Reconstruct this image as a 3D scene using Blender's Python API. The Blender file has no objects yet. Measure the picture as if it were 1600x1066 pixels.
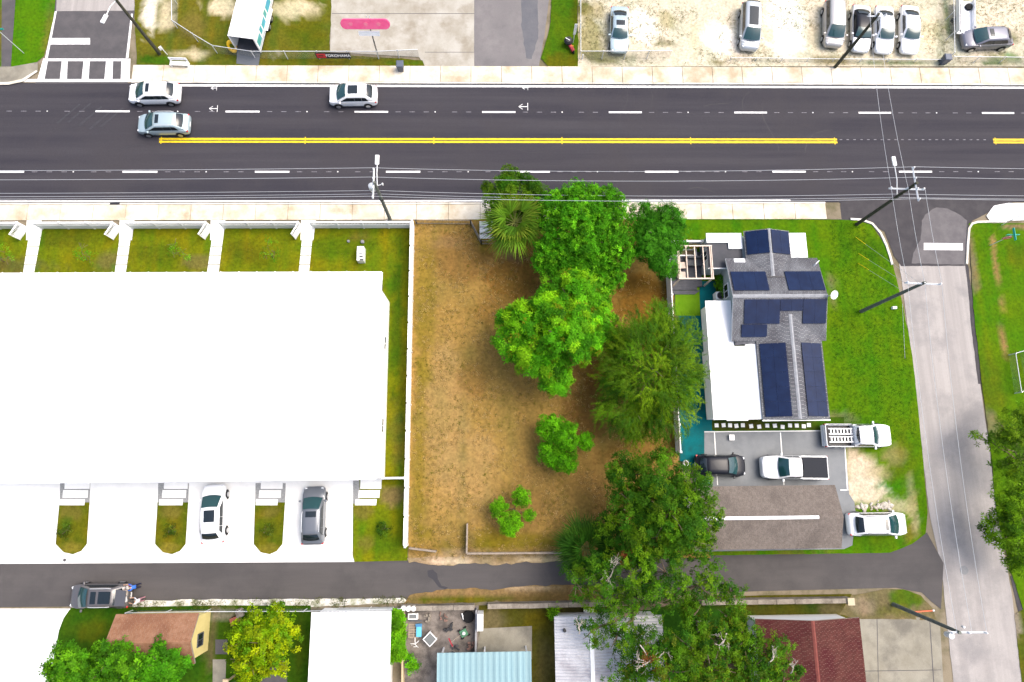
import bpy, bmesh, math, random
import numpy as np
from mathutils import Vector, Matrix, noise
R_ = math.radians
random.seed(7)
S = bpy.context.scene
C = S.collection
# ---------------------------------------------------------------- camera
FPX, CAM_H = 1020.0, 57.1
RM = (Matrix.Rotation(R_(-0.6), 3, 'Z') @ Matrix.Rotation(R_(-1.21), 3, 'Y') @ Matrix.Rotation(R_(11.45), 3, 'X'))
cd = bpy.data.cameras.new('camera'); cam = bpy.data.objects.new('camera', cd); C.objects.link(cam)
cd.sensor_width = 36.0; cd.lens = 36.0 * FPX / 1600.0; cd.clip_start = 0.5; cd.clip_end = 3000
cam.matrix_world = Matrix.Translation((0, 0, CAM_H)) @ RM.to_4x4()
S.camera = cam
S.render.resolution_x = 1024; S.render.resolution_y = 682
# ---------------------------------------------------------------- sky, sun, exposure (thin overcast, high sun)
SUN_EL, SUN_AZ = 60.0, 72.0          # azimuth clockwise from +Y (photo up)
W = bpy.data.worlds.new('World'); S.world = W; W.use_nodes = True
wn = W.node_tree; wn.nodes.clear()
sky = wn.nodes.new('ShaderNodeTexSky'); sky.sky_type = 'NISHITA'; sky.sun_disc = False
sky.sun_elevation = R_(SUN_EL); sky.sun_rotation = R_(SUN_AZ); sky.air_density = 1.0; sky.dust_density = 6.0; sky.ozone_density = 1.0
bg = wn.nodes.new('ShaderNodeBackground'); bg.inputs[1].default_value = 0.15
wo = wn.nodes.new('ShaderNodeOutputWorld')
wn.links.new(sky.outputs[0], bg.inputs[0]); wn.links.new(bg.outputs[0], wo.inputs[0])
sd = bpy.data.lights.new('sun', 'SUN'); sd.energy = 1.05; sd.angle = R_(40); sd.color = (1.0, 0.955, 0.88)
sun = bpy.data.objects.new('sun', sd); C.objects.link(sun)
a, e = R_(SUN_AZ), R_(SUN_EL)
sdir = Vector((math.sin(a) * math.cos(e), math.cos(a) * math.cos(e), math.sin(e)))
sun.rotation_euler = sdir.to_track_quat('Z', 'Y').to_euler(); sun.location = (0, 0, 80)
S.view_settings.view_transform = 'Standard'; S.view_settings.look = 'None'
S.view_settings.exposure = 1.1; S.view_settings.gamma = 1.0; S.view_settings.use_curve_mapping = False
S.render.engine = 'CYCLES'

# ================================================================ helpers
def G(px, py, z=0.0):
    """surveyed point: where the photo pixel meets height z (real metres)"""
    d = RM @ Vector(((px - 800) / FPX, -(py - 533) / FPX, -1))
    k = (z - CAM_H) / d.z
    return Vector((d.x * k, d.y * k, z))
def g2(px, py, z=0.0):
    v = G(px, py, z); return (v.x, v.y)

MATS = {}
def _n(nt, t, **kw):
    n = nt.nodes.new(t)
    for k, v in kw.items(): setattr(n, k, v)
    return n
def mat(name, c, c2=None, rough=.7, metal=0., spec=.5, s=4., fine=25., amt=.12, bump=0., coat=0., attr=False,
        ground=False, stretch=None, c3=None, s3=.25, trans=0., alpha=1., rnd=0.):
    """general procedural surface: base colour, broad blotches (c2 at scale s, c3 at scale s3), fine grain and relief"""
    if name in MATS: return MATS[name]
    m = bpy.data.materials.new(name); m.use_nodes = True; nt = m.node_tree; nt.nodes.clear()
    L = nt.links.new
    out = _n(nt, 'ShaderNodeOutputMaterial'); b = _n(nt, 'ShaderNodeBsdfPrincipled')
    b.inputs['Roughness'].default_value = rough; b.inputs['Metallic'].default_value = metal
    b.inputs['Specular IOR Level'].default_value = min(spec, .12) if rough > .78 else spec; b.inputs['Coat Weight'].default_value = coat
    b.inputs['Coat Roughness'].default_value = .08
    if ground:
        geo = _n(nt, 'ShaderNodeNewGeometry'); vec = geo.outputs['Position']
    else:
        tc = _n(nt, 'ShaderNodeTexCoord'); vec = tc.outputs['Object']
    if stretch:
        mp = _n(nt, 'ShaderNodeMapping'); mp.inputs['Scale'].default_value = stretch; L(vec, mp.inputs[0]); vst = mp.outputs[0]
    else: vst = vec
    def nz(v, sc, det=5, ro=.6):
        n = _n(nt, 'ShaderNodeTexNoise'); n.inputs['Scale'].default_value = sc; n.inputs['Detail'].default_value = det
        n.inputs['Roughness'].default_value = ro; L(v, n.inputs['Vector']); return n.outputs['Fac']
    def ramp(fac, lo, hi):
        r = _n(nt, 'ShaderNodeMapRange'); r.inputs['From Min'].default_value = lo; r.inputs['From Max'].default_value = hi; L(fac, r.inputs[0]); return r.outputs[0]
    def mix(fac, A, B, mode='MIX'):
        x = _n(nt, 'ShaderNodeMix', data_type='RGBA', blend_type=mode)
        for i, q in ((0, fac), (6, A), (7, B)):
            if isinstance(q, (tuple, float, int)): x.inputs[i].default_value = (*q[:3], 1) if isinstance(q, tuple) else q
            else: L(q, x.inputs[i])
        return x.outputs[2]
    if attr:
        at = _n(nt, 'ShaderNodeAttribute', attribute_name='Col'); col = at.outputs['Color']
    else: col = c
    if c2 is not None: col = mix(ramp(nz(vst, s), .38, .64), col, c2)
    if c3 is not None: col = mix(ramp(nz(vec, s3, 6, .65), .47, .66), col, c3)
    f = nz(vec, fine, 9 if attr and ground else 4, .78 if attr and ground else .7)
    if amt > 0:
        fr = _n(nt, 'ShaderNodeMapRange'); fr.inputs['From Min'].default_value = .3; fr.inputs['From Max'].default_value = .7
        fr.inputs['To Min'].default_value = 1 - amt; fr.inputs['To Max'].default_value = 1 + amt; L(f, fr.inputs[0])
        cc = _n(nt, 'ShaderNodeCombineColor')
        for i in range(3): L(fr.outputs[0], cc.inputs[i])
        col = mix(1.0, col, cc.outputs[0], 'MULTIPLY')
    if rnd > 0:
        oi = _n(nt, 'ShaderNodeObjectInfo'); fr = _n(nt, 'ShaderNodeMapRange')
        fr.inputs['To Min'].default_value = 1 - rnd; fr.inputs['To Max'].default_value = 1 + rnd; L(oi.outputs['Random'], fr.inputs[0])
        cc = _n(nt, 'ShaderNodeCombineColor')
        for i in range(3): L(fr.outputs[0], cc.inputs[i])
        col = mix(1.0, col, cc.outputs[0], 'MULTIPLY')
    if isinstance(col, tuple): b.inputs['Base Color'].default_value = (*col, 1)
    else: L(col, b.inputs['Base Color'])
    if bump > 0:
        bp = _n(nt, 'ShaderNodeBump'); bp.inputs['Strength'].default_value = min(1, bump); bp.inputs['Distance'].default_value = .05
        L(f, bp.inputs['Height']); L(bp.outputs[0], b.inputs['Normal'])
    sh = b.outputs[0]
    if trans > 0:
        t = _n(nt, 'ShaderNodeBsdfTranslucent'); mx = _n(nt, 'ShaderNodeMixShader'); mx.inputs[0].default_value = trans
        if not isinstance(col, tuple): L(col, t.inputs[0])
        else: t.inputs[0].default_value = (*col, 1)
        L(sh, mx.inputs[1]); L(t.outputs[0], mx.inputs[2]); sh = mx.outputs[0]
    if alpha < 1:
        t = _n(nt, 'ShaderNodeBsdfTransparent'); mx = _n(nt, 'ShaderNodeMixShader'); mx.inputs[0].default_value = alpha
        L(t.outputs[0], mx.inputs[1]); L(sh, mx.inputs[2]); sh = mx.outputs[0]
    L(sh, out.inputs[0]); MATS[name] = m; return m

def tag(o, label, cat, group=None):
    o['label'] = label; o['category'] = cat
    if group: o['group'] = group
    return o
def thing(name, label, cat, loc=(0, 0, 0), rz=0., group=None):
    o = bpy.data.objects.new(name, None); C.objects.link(o); o.empty_display_size = .2
    o.location = loc; o.rotation_euler = (0, 0, rz); return tag(o, label, cat, group)
def kind(o, k): o['kind'] = k; return o

class MB:
    def __init__(s): s.v = []; s.f = []; s.m = []
    def add(s, vs, fs, mi=0):
        o = len(s.v); s.v += [tuple(p) for p in vs]; s.f += [tuple(i + o for i in q) for q in fs]; s.m += [mi] * len(fs); return s
    def box(s, c, d, rz=0., mi=0, M=None):
        hx, hy, hz = d[0] / 2, d[1] / 2, d[2] / 2; cs, sn = math.cos(rz), math.sin(rz)
        P = []
        for z in (-hz, hz):
            for x, y in ((-hx, -hy), (hx, -hy), (hx, hy), (-hx, hy)):
                p = Vector((x * cs - y * sn, x * sn + y * cs, z))
                if M is not None: p = M @ p
                P.append(p + Vector(c))
        return s.add(P, [(3, 2, 1, 0), (4, 5, 6, 7), (0, 1, 5, 4), (1, 2, 6, 5), (2, 3, 7, 6), (3, 0, 4, 7)], mi)
    def b2(s, x0, x1, y0, y1, z0, z1, mi=0): return s.box(((x0 + x1) / 2, (y0 + y1) / 2, (z0 + z1) / 2), (x1 - x0, y1 - y0, z1 - z0), 0, mi)
    def prism(s, poly, z0, z1, mi=0):
        n = len(poly); ar = sum(poly[i][0] * poly[(i + 1) % n][1] - poly[(i + 1) % n][0] * poly[i][1] for i in range(n))
        if ar < 0: poly = poly[::-1]
        vs = [(p[0], p[1], z0) for p in poly] + [(p[0], p[1], z1) for p in poly]
        return s.add(vs, [tuple(range(n))[::-1], tuple(range(n, 2 * n))] + [(i, (i + 1) % n, (i + 1) % n + n, i + n) for i in range(n)], mi)
    def slab(s, pts, t, mi=0):
        """thick panel from 3-D top points, t metres thick along its normal"""
        P = [Vector(p) for p in pts]; nrm = (P[1] - P[0]).cross(P[2] - P[1]).normalized()
        if nrm.z < 0: P = P[::-1]; nrm = -nrm
        n = len(P); vs = P + [p - nrm * t for p in P]
        return s.add(vs, [tuple(range(n)), tuple(range(n, 2 * n))[::-1]] + [(i, i + n, (i + 1) % n + n, (i + 1) % n) for i in range(n)], mi)
    def tube(s, pts, rs, n=6, mi=0, cap=True):
        pts = [Vector(p) for p in pts]
        if not isinstance(rs, (list, tuple)): rs = [rs] * len(pts)
        vs = []; prev = None
        for i, p in enumerate(pts):
            d = (pts[min(i + 1, len(pts) - 1)] - pts[max(i - 1, 0)])
            if d.length < 1e-6: d = Vector((0, 0, 1))
            d.normalize()
            u = prev if prev is not None else (Vector((0, 0, 1)) if abs(d.z) < .9 else Vector((1, 0, 0)))
            u = u - d * u.dot(d)
            if u.length < 1e-5: u = d.orthogonal()
            u.normalize()
            prev = u; w = d.cross(u)
            for k in range(n):
                t = 2 * math.pi * k / n; vs.append(p + (u * math.cos(t) + w * math.sin(t)) * rs[i])
        fs = []
        for i in range(len(pts) - 1):
            for k in range(n): fs.append((i * n + k, i * n + (k + 1) % n, (i + 1) * n + (k + 1) % n, (i + 1) * n + k))
        if cap: fs += [tuple(range(n))[::-1], tuple(range((len(pts) - 1) * n, len(pts) * n))]
        return s.add(vs, fs, mi)
    def lathe(s, prof, n=12, c=(0, 0, 0), mi=0, M=None):
        vs = []
        for r, z in prof:
            for k in range(n):
                t = 2 * math.pi * k / n; p = Vector((r * math.cos(t), r * math.sin(t), z))
                if M is not None: p = M @ p
                vs.append(p + Vector(c))
        m = len(prof); fs = [(i * n + k, i * n + (k + 1) % n, (i + 1) * n + (k + 1) % n, (i + 1) * n + k) for i in range(m - 1) for k in range(n)]
        fs += [tuple(range(n))[::-1], tuple(range((m - 1) * n, m * n))]
        return s.add(vs, fs, mi)
    def build(s, name, mats, parent=None, loc=(0, 0, 0), rz=0., smooth=False, bevel=0., normals=True):
        me = bpy.data.meshes.new(name); me.from_pydata(s.v, [], s.f)
        if not isinstance(mats, (list, tuple)): mats = [mats]
        for m in mats: me.materials.append(m)
        me.polygons.foreach_set('material_index', s.m)
        if normals:
            bm = bmesh.new(); bm.from_mesh(me); bmesh.ops.recalc_face_normals(bm, faces=bm.faces); bm.to_mesh(me); bm.free()
        if smooth:
            me.polygons.foreach_set('use_smooth', [True] * len(me.polygons)); me.set_sharp_from_angle(angle=R_(40))
        me.update()
        o = bpy.data.objects.new(name, me); C.objects.link(o); o.location = loc; o.rotation_euler = (0, 0, rz)
        if parent is not None: o.parent = parent
        if bevel > 0:
            bv = o.modifiers.new('bevel', 'BEVEL'); bv.width = bevel; bv.segments = 2; bv.limit_method = 'ANGLE'
        return o

def share(o, parent, loc, rz=0., name=None):
    c = o.copy(); C.objects.link(c); c.parent = parent; c.location = loc; c.rotation_euler = (0, 0, rz)
    if name: c.name = name
    return c
def copy_tree(o, parent=None):
    c = o.copy(); C.objects.link(c); c.parent = parent
    for ch in o.children: copy_tree(ch, c)
    return c

def ragged(poly, amp, step=.4, seed=0.):
    out = []; n = len(poly)
    for i in range(n):
        p, q = Vector(poly[i]).to_2d(), Vector(poly[(i + 1) % n]).to_2d(); k = max(1, int((q - p).length / step))
        nr = Vector((q.y - p.y, p.x - q.x)); nr = nr.normalized() if nr.length > 0 else nr
        for j in range(k):
            r = p.lerp(q, j / k); v = Vector((r.x * .9 + seed, r.y * .9, seed))
            d = noise.noise(v) * .7 + noise.noise(v * 3.1) * .45 + noise.noise(v * 8) * .25
            r = r + nr * d * amp; out.append((r.x, r.y))
    return out
def sheet(name, poly, z, m, rag=0., cell=0., colf=None, parent=None, structure=True, px=True, step=.4, relief=0.):
    P = [g2(*p) for p in poly] if px else [tuple(p) for p in poly]
    if rag > 0: P = ragged(P, rag, step, seed=len(name) * 3.7)
    bm = bmesh.new(); f = bm.faces.new([bm.verts.new((x, y, z)) for x, y in P])
    if f.calc_area() > 0 and True:
        f.normal_update()
        if f.normal.z < 0: f.normal_flip()
    bmesh.ops.triangulate(bm, faces=bm.faces[:])
    if cell > 0:
        xs = [p[0] for p in P]; ys = [p[1] for p in P]
        for ax, lo, hi in ((0, min(xs), max(xs)), (1, min(ys), max(ys))):
            t = lo + cell
            while t < hi:
                co = (t, 0, 0) if ax == 0 else (0, t, 0); no = (1, 0, 0) if ax == 0 else (0, 1, 0)
                bmesh.ops.bisect_plane(bm, geom=bm.verts[:] + bm.edges[:] + bm.faces[:], plane_co=co, plane_no=no); t += cell
        if relief > 0:
            for v in bm.verts: v.co.z += relief * (.5 + .5 * noise.noise(v.co * .8) + .35 * noise.noise(v.co * 2.3))
    me = bpy.data.meshes.new(name); bm.to_mesh(me); bm.free(); me.materials.append(m)
    if colf:
        at = me.color_attributes.new('Col', 'FLOAT_COLOR', 'POINT')
        dat = []
        for v in me.vertices: dat += [*colf(v.co.x, v.co.y), 1.]
        at.data.foreach_set('color', dat)
    o = bpy.data.objects.new(name, me); C.objects.link(o)
    if parent is not None: o.parent = parent
    elif structure: kind(o, 'structure')
    return o
def zones(base, zs, wob=.55):
    """soil and turf types painted over a plot: zs = (px,py,rx,ry,colour,strength), ragged by noise"""
    Z = []; base = tuple(q * .75 for q in base) if max(base) < .33 else base
    for (x, y, rx, ry, c, st) in zs:
        p = G(x, y); c = tuple(q * .75 for q in c) if max(c) < .33 else c; Z.append((p.x, p.y, rx / 17.5, ry / 17.5, c, st))
    def f(X, Y):
        c = list(base); n = noise.noise(Vector((X * .55, Y * .55, 3))) + .6 * noise.noise(Vector((X * 1.7, Y * 1.7, 9))) + .35 * noise.noise(Vector((X * 4, Y * 4, 1)))
        for (x, y, rx, ry, k, st) in Z:
            d = math.hypot((X - x) / rx, (Y - y) / ry) + n * wob
            t = max(0, min(1, (1.25 - d) / .5)) * st
            c = [a_ * (1 - t) + b_ * t for a_, b_ in zip(c, k)]
        n2 = noise.noise(Vector((X * .35, Y * .35, 21))) + .7 * noise.noise(Vector((X * 1.1, Y * 1.1, 5))) + .9 * noise.noise(Vector((X * 1.5, Y * .07, 8)))
        return [c[0] * (1 + .20 * n2), c[1] * (1 + .12 * n2), c[2] * (1 + .15 * n2)] if c[1] < c[0] else [c[0] * (1 + .42 * n2), c[1] * (1 + .07 * n2), c[2]]
    return f
def text_mesh(txt, size, m, parent, M, name='lettering', depth=.004, bold=0.):
    cu = bpy.data.curves.new('t', 'FONT'); cu.body = txt; cu.size = size; cu.align_x = 'CENTER'; cu.align_y = 'CENTER'; cu.extrude = depth; cu.offset = bold
    t = bpy.data.objects.new('t', cu); C.objects.link(t); bpy.context.view_layer.update()
    me = bpy.data.meshes.new_from_object(t.evaluated_get(bpy.context.evaluated_depsgraph_get())); bpy.data.objects.remove(t)
    me.materials.clear(); me.materials.append(m); o = bpy.data.objects.new(name, me); C.objects.link(o); o.parent = parent; o.matrix_local = M; return o

# ================================================================ materials
M_road = mat('asphalt_main', (.0320, .0305, .0380), (.0460, .0435, .0500), s=.5, stretch=(.05, 1.5, 1), fine=22, amt=.22, rough=.85, ground=True, c3=(.042, .0390, .0440), s3=.12, bump=.2)
M_alley = mat('asphalt_alley', (.066, .0615, .061), (.082, .076, .074), s=.5, stretch=(.1, 1.1, 1), fine=30, amt=.16, rough=.9, ground=True, c3=(.058, .055, .055), s3=.2, bump=.2)
M_newasph = mat('asphalt_apron', (.046, .043, .047), (.060, .056, .059), s=1.1, fine=30, amt=.18, rough=.9, ground=True, bump=.2)
M_patch = mat('asphalt_worn', (.105, .098, .102), (.13, .122, .124), s=1.2, fine=30, amt=.15, rough=.9, ground=True)
M_oldst = mat('street_old', (.26, .243, .232), (.32, .30, .285), s=.7, stretch=(2.2, .06, 1), fine=28, amt=.16, rough=.92, ground=True, c3=(.215, .204, .20), s3=.3, bump=.15)
M_greyst = mat('asphalt_grey', (.070, .067, .071), (.088, .083, .086), s=.9, fine=30, amt=.15, rough=.9, ground=True)
M_paint = mat('road_paint_white', (.75, .75, .74), (.55, .54, .53), s=4, fine=30, amt=.2, rough=.7, ground=True)
M_yellow = mat('road_paint_yellow', (.70, .50, .0), (.52, .36, .0), s=2.5, fine=30, amt=.22, rough=.7, ground=True)
M_faint = mat('road_paint_faint', (.24, .23, .25), (.11, .105, .12), s=5, fine=60, amt=.2, rough=.8, ground=True)
M_kerb = mat('kerb_concrete', (.62, .60, .55), (.48, .44, .36), s=.8, fine=30, amt=.12, rough=.9, ground=True)
M_slab = mat('pavement_slab', (.62, .58, .49), (.50, .44, .34), s=.7, fine=30, amt=.1, rough=.9, ground=True, c3=(.38, .31, .21), s3=.33, rnd=.06, bump=.1)
M_white_conc = mat('white_concrete', (.74, .74, .72), (.66, .66, .64), s=.6, fine=30, amt=.05, rough=.9, ground=True)
M_conc = mat('yard_concrete', (.25, .235, .19), (.20, .185, .145), s=.5, fine=20, amt=.12, rough=.9, ground=True, c3=(.14, .13, .108), s3=.35)
M_lotconc = mat('forecourt_concrete', (.36, .345, .305), (.29, .27, .225), s=.5, fine=20, amt=.1, rough=.9, ground=True, c3=(.24, .215, .17), s3=.45)
M_gpad = mat('painted_grey_pad', (.135, .146, .155), (.158, .169, .178), s=.6, fine=20, amt=.06, rough=.7, ground=True, c3=(.118, .128, .137), s3=.5)
M_teal = mat('painted_teal_floor', (.0005, .088, .100), (.001, .108, .12), s=1.2, fine=20, amt=.14, rough=.85, ground=True, c3=(.006, .07, .075), s3=.8)
M_turf = mat('artificial_turf', (.085, .19, .004), (.10, .21, .006), s=2, fine=40, amt=.14, rough=.9, ground=True)
M_earth = mat('bare_earth', (.20, .168, .118), (.15, .125, .082), s=.5, fine=18, amt=.2, rough=1, ground=True, c3=(.11, .10, .055), s3=.5)
M_soil = mat('mixed_ground', (1, 1, 1), attr=True, fine=3.6, amt=.42, rough=1., ground=True, bump=.30, spec=.1)
M_yard = mat('yard_dirt', (.20, .175, .155), (.15, .13, .115), s=1.2, fine=15, amt=.22, rough=1, ground=True, c3=(.075, .066, .06), s3=.6)
M_gravel = mat('gravel', (.19, .20, .20), (.28, .28, .28), s=9, fine=40, amt=.3, rough=.95, ground=True)
M_white = mat('white_roof_metal', (.82, .83, .84), (.78, .79, .80), s=.5, fine=8, amt=.03, rough=.5)
M_whitep = mat('white_vinyl', (.80, .80, .80), (.74, .745, .74), s=1, fine=20, amt=.04, rough=.45)
M_wallw = mat('white_stucco', (.78, .78, .76), fine=40, amt=.05, rough=.9, bump=.1)
M_wallb = mat('pale_blue_siding', (.36, .42, .45), (.32, .38, .41), s=1, fine=30, amt=.05, rough=.7)
M_walld = mat('dark_trim', (.06, .065, .075), fine=30, amt=.1, rough=.6)
M_sh_grey = mat('shingle_grey', (.092, .095, .104), (.135, .14, .152), s=1.2, fine=16, amt=.3, rough=.95, bump=.4, c3=(.066, .064, .073), s3=.4)
M_sh_brown = mat('shingle_brown', (.128, .108, .094), (.16, .137, .12), s=3.5, fine=9, amt=.22, rough=.95, bump=.4, c3=(.108, .092, .081), s3=.6)
M_sh_red = mat('shingle_red', (.064, .022, .019), (.088, .031, .026), s=2.2, fine=12, amt=.3, rough=.95, bump=.4, c3=(.058, .013, .015), s3=.5)
M_sh_terra = mat('shingle_terracotta', (.20, .10, .058), (.245, .135, .085), s=2.5, fine=12, amt=.2, rough=.95, bump=.4, c3=(.165, .078, .047), s3=.6)
M_ridge = mat('ridge_cap', (.27, .28, .30), (.22, .23, .245), s=3, fine=20, amt=.2, rough=.95)
M_ridge_red = mat('ridge_cap_red', (.17, .055, .045), (.14, .043, .036), s=3, fine=20, amt=.2, rough=.95)
M_solar = mat('solar_glass', (.0030, .0100, .038), (.0050, .0150, .052), s=1.2, fine=30, amt=.1, rough=.22, spec=.16)
M_sframe = mat('solar_frame', (.006, .010, .022), rough=.4, amt=0)
M_darkdeck = mat('dark_deck', (.045, .048, .06), (.058, .06, .072), s=2, fine=20, amt=.15, rough=.7)
M_darkroof = mat('dark_flat_roof', (.055, .058, .065), (.07, .07, .078), s=1, fine=20, amt=.12, rough=.9)
M_wood = mat('pale_timber', (.60, .50, .42), (.52, .42, .34), s=3, fine=25, amt=.1, rough=.7)
M_oldwood = mat('weathered_timber', (.30, .25, .20), (.22, .185, .15), s=3, fine=25, amt=.2, rough=.9)
M_pole = mat('pole_timber', (.05, .05, .035), (.08, .078, .055), s=3, fine=20, amt=.2, rough=.9)
M_poleg = mat('pole_grey_timber', (.14, .15, .13), (.10, .11, .095), s=3, fine=20, amt=.2, rough=.9)
M_galv = mat('galvanised', (.62, .64, .65), rough=.45, metal=.2, amt=.05)
M_wire = mat('wire_alloy', (.50, .52, .54), rough=.5, metal=.3, amt=0)
M_chain = mat('chain_link', (.20, .22, .21), rough=.6, amt=.1, alpha=.28)
M_block = mat('block_wall', (.26, .23, .19), (.19, .165, .135), s=1.4, fine=15, amt=.2, rough=.95, c3=(.12, .105, .085), s3=.8, bump=.3)
M_black = mat('black_plastic', (.012, .012, .014), rough=.5, amt=.1)
M_tyre = mat('tyre_rubber', (.015, .015, .016), rough=.85, amt=.1)
M_rim = mat('alloy_rim', (.45, .46, .47), rough=.35, metal=.7, amt=0)
M_glass = mat('car_glass', (.010, .045, .050), rough=.06, spec=.8, amt=0)
M_glassd = mat('car_glass_dark', (.008, .014, .018), rough=.06, spec=.6, amt=0)
M_lamp = mat('headlamp_lens', (.6, .62, .64), rough=.12, amt=0)
M_tail = mat('tail_lamp_lens', (.45, .01, .012), rough=.15, amt=0)
M_teals = mat('sign_teal', (.0, .42, .33), rough=.5, amt=.03)
M_red = mat('sign_red', (.55, .02, .03), rough=.5, amt=.03)
M_pink = mat('sign_pink_red', (.70, .07, .20), (.72, .11, .24), s=1.5, fine=10, amt=.05, rough=.5)
M_cream = mat('cream_render', (.66, .56, .24), (.6, .5, .2), s=1, fine=30, amt=.05, rough=.9)
M_bark = mat('bark', (.12, .09, .06), (.18, .14, .10), s=3, fine=15, amt=.25, rough=.95)
M_dead = mat('dead_branch', (.42, .38, .33), (.33, .29, .24), s=3, fine=15, amt=.2, rough=.95)
M_leaf = mat('leaf', (1, 1, 1), attr=True, rough=.6, spec=.10, amt=0., trans=.42)
def paint(name, c, metal=0.): return mat('paint_' + name, c, rough=.32, metal=metal, spec=.5, coat=.6, amt=0.)
P_white = paint('white', (.76, .77, .78)); P_silver = paint('silver', (.42, .45, .47), .3); P_bluesil = paint('pale_blue_silver', (.36, .45, .48), .3)
P_grey = paint('grey', (.20, .19, .21), .35); P_dgrey = paint('dark_grey', (.11, .11, .125), .3); P_mgrey = paint('mid_grey', (.125, .137, .155), .3)
P_black = mat('paint_black', (.008, .009, .014), rough=.35, spec=.25, coat=.12, amt=0.); P_taupe = paint('taupe', (.40, .39, .38), .3); P_lav = paint('lavender_grey', (.17, .17, .205), .3)

# ================================================================ ground, roads, pavements
sheet('ground', [(-400, -400), (400, -400), (400, 400), (-400, 400)], 0, M_earth, px=False)
road = sheet('main_road', [(-95, 24.7), (95, 24.7), (95, 36.95), (-95, 36.95)], .02, M_road, px=False)
def strip(name, x0, x1, y0, y1, m, parent, z=.027):
    return sheet(name, [(x0, y0), (x1, y0), (x1, y1), (x0, y1)], z, m, parent=parent, px=False, structure=False)
# lane dashes: 3.05 m paint, 12.19 m apart
p0 = G(149.5, 174.2); proto = None
yN = G(760, 175.4).y; yS = G(760, 268.7).y; yY = G(760, 220).y
x0N = G(149.5, 174.2).x; x0S = G(191.6, 269.2).x
dash = MB().b2(0, 3.2, -.09, .09, .022, .027).build('lane_dash', M_paint, road)
dash.location = (x0N, yN, 0)
for k in range(-4, 12):
    if k: share(dash, road, (x0N + 12.192 * k, yN, 0))
for k in range(-4, 12): share(dash, road, (x0S + 12.192 * k, yS, 0))
# small reflector studs and old ghost dashes between the lane dashes
stud = MB().lathe([(.07, 0), (.065, .02), (.03, .03)], 8).build('road_stud', M_paint, road, (x0N - 4.5, yN, .022))
for k in range(-3, 12):
    share(stud, road, (x0N + 12.192 * k - 4.5, yN, .022)); share(stud, road, (x0S + 12.192 * k - 4.5, yS, .022))
gh = MB()
for y in (yN, yS):
    for k in range(-4, 12):
        for j in range(6):
            if abs(j - 2.7) > .6: gh.b2((x0N if y == yN else x0S) + 12.192 * k + 3.9 + j * 1.35, (x0N if y == yN else x0S) + 12.192 * k + 4.4 + j * 1.35, y - .03, y + .03, .022, .0245)
for j in range(22): gh.b2(G(1312 + j * 10.7, 221).x, G(1316 + j * 10.7, 221).x, yY + .1, yY + .17, .022, .0245)
kind(gh.build('faint_dash', M_faint, road), 'stuff')
# double yellow centre line in two runs, with cross ticks
xa, xb, xc = G(249, 219).x, G(1308, 221.5).x, G(1552, 222).x
for x0, x1 in ((xa, xb), (xc, 92)):
    for s in (-.145, .145): strip('yellow_line', x0, x1, yY + s - .10, yY + s + .10, M_yellow, road)
for px in (252, 477, 678, 878, 1079, 1304, 1555):
    x = G(px, 220).x; strip('line_tick', x - .04, x + .04, yY - .36, yY + .36, M_yellow, road, .031)
# white edge lines
yEN = G(800, 135.3).y; yES = G(800, 314.2).y
strip('edge_line', G(205, 134).x, 92, yEN - .1, yEN + .12, M_paint, road)
strip('edge_line', -92, G(1235, 314).x, yES - .06, yES + .09, M_paint, road)
# survey arrows sprayed on the tarmac
for px, py, s in ((820, 137.5, .5), (817, 167, .8), (334, 138, .5), (333, 170, .7)):
    p = G(px, py); ar = MB(); w = .035
    ar.b2(-.5 * s, .6 * s, -w, w, 0, .004); ar.b2(.55 * s, .62 * s, -.5 * s, .5 * s, .0005, .0045)
    for sg in (-1, 1): ar.box((-.27 * s, sg * .17 * s, .003), (.58 * s, .05, .004), sg * .65)
    ar.build('sprayed_arrow', M_paint, road, (p.x, p.y, .022))

# tar-sealed cracks and skid marks on the carriageway
M_tar = mat('crack_sealant', (.016, .015, .018), fine=20, amt=.2, rough=.6, ground=True); rgc = random.Random(12)
for k in range(16):
    x, y = rgc.uniform(-44, 48), rgc.uniform(25.6, 36.2); P = [Vector((x, y, 0))]; an = rgc.choice((0, 0, 1.5, 1.4)) + rgc.uniform(-.25, .25)
    for i in range(rgc.randint(5, 12)): an += rgc.uniform(-.35, .35); P.append(P[-1] + Vector((math.cos(an), math.sin(an), 0)) * .42)
    P = [p for p in P if 25.3 < p.y < 36.4]
    if len(P) > 2:
        b = MB()
        for p, q in zip(P, P[1:]): d_ = (q - p).normalized(); n_ = Vector((-d_.y, d_.x, 0)) * rgc.uniform(.012, .028); b.add([p - n_, q - n_, q + n_, p + n_], [(0, 1, 2, 3)])
        b.build('crack_seal', M_tar, road, (0, 0, .0225), normals=False)
M_skid = mat('skid_rubber', (.021, .020, .025), (.030, .0285, .035), s=2, fine=12, amt=.3, ground=True)
for k in range(5):
    p = G(88 + 17 * k, 192 + rgc.uniform(-6, 12)); sheet('skid_mark', [(p.x, p.y), (p.x + 1.9, p.y + 2.0), (p.x + 2.05, p.y + 1.9), (p.x + .2, p.y - .08)], .0235, M_skid, parent=road, px=False, structure=False, rag=.05, step=.3)
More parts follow.
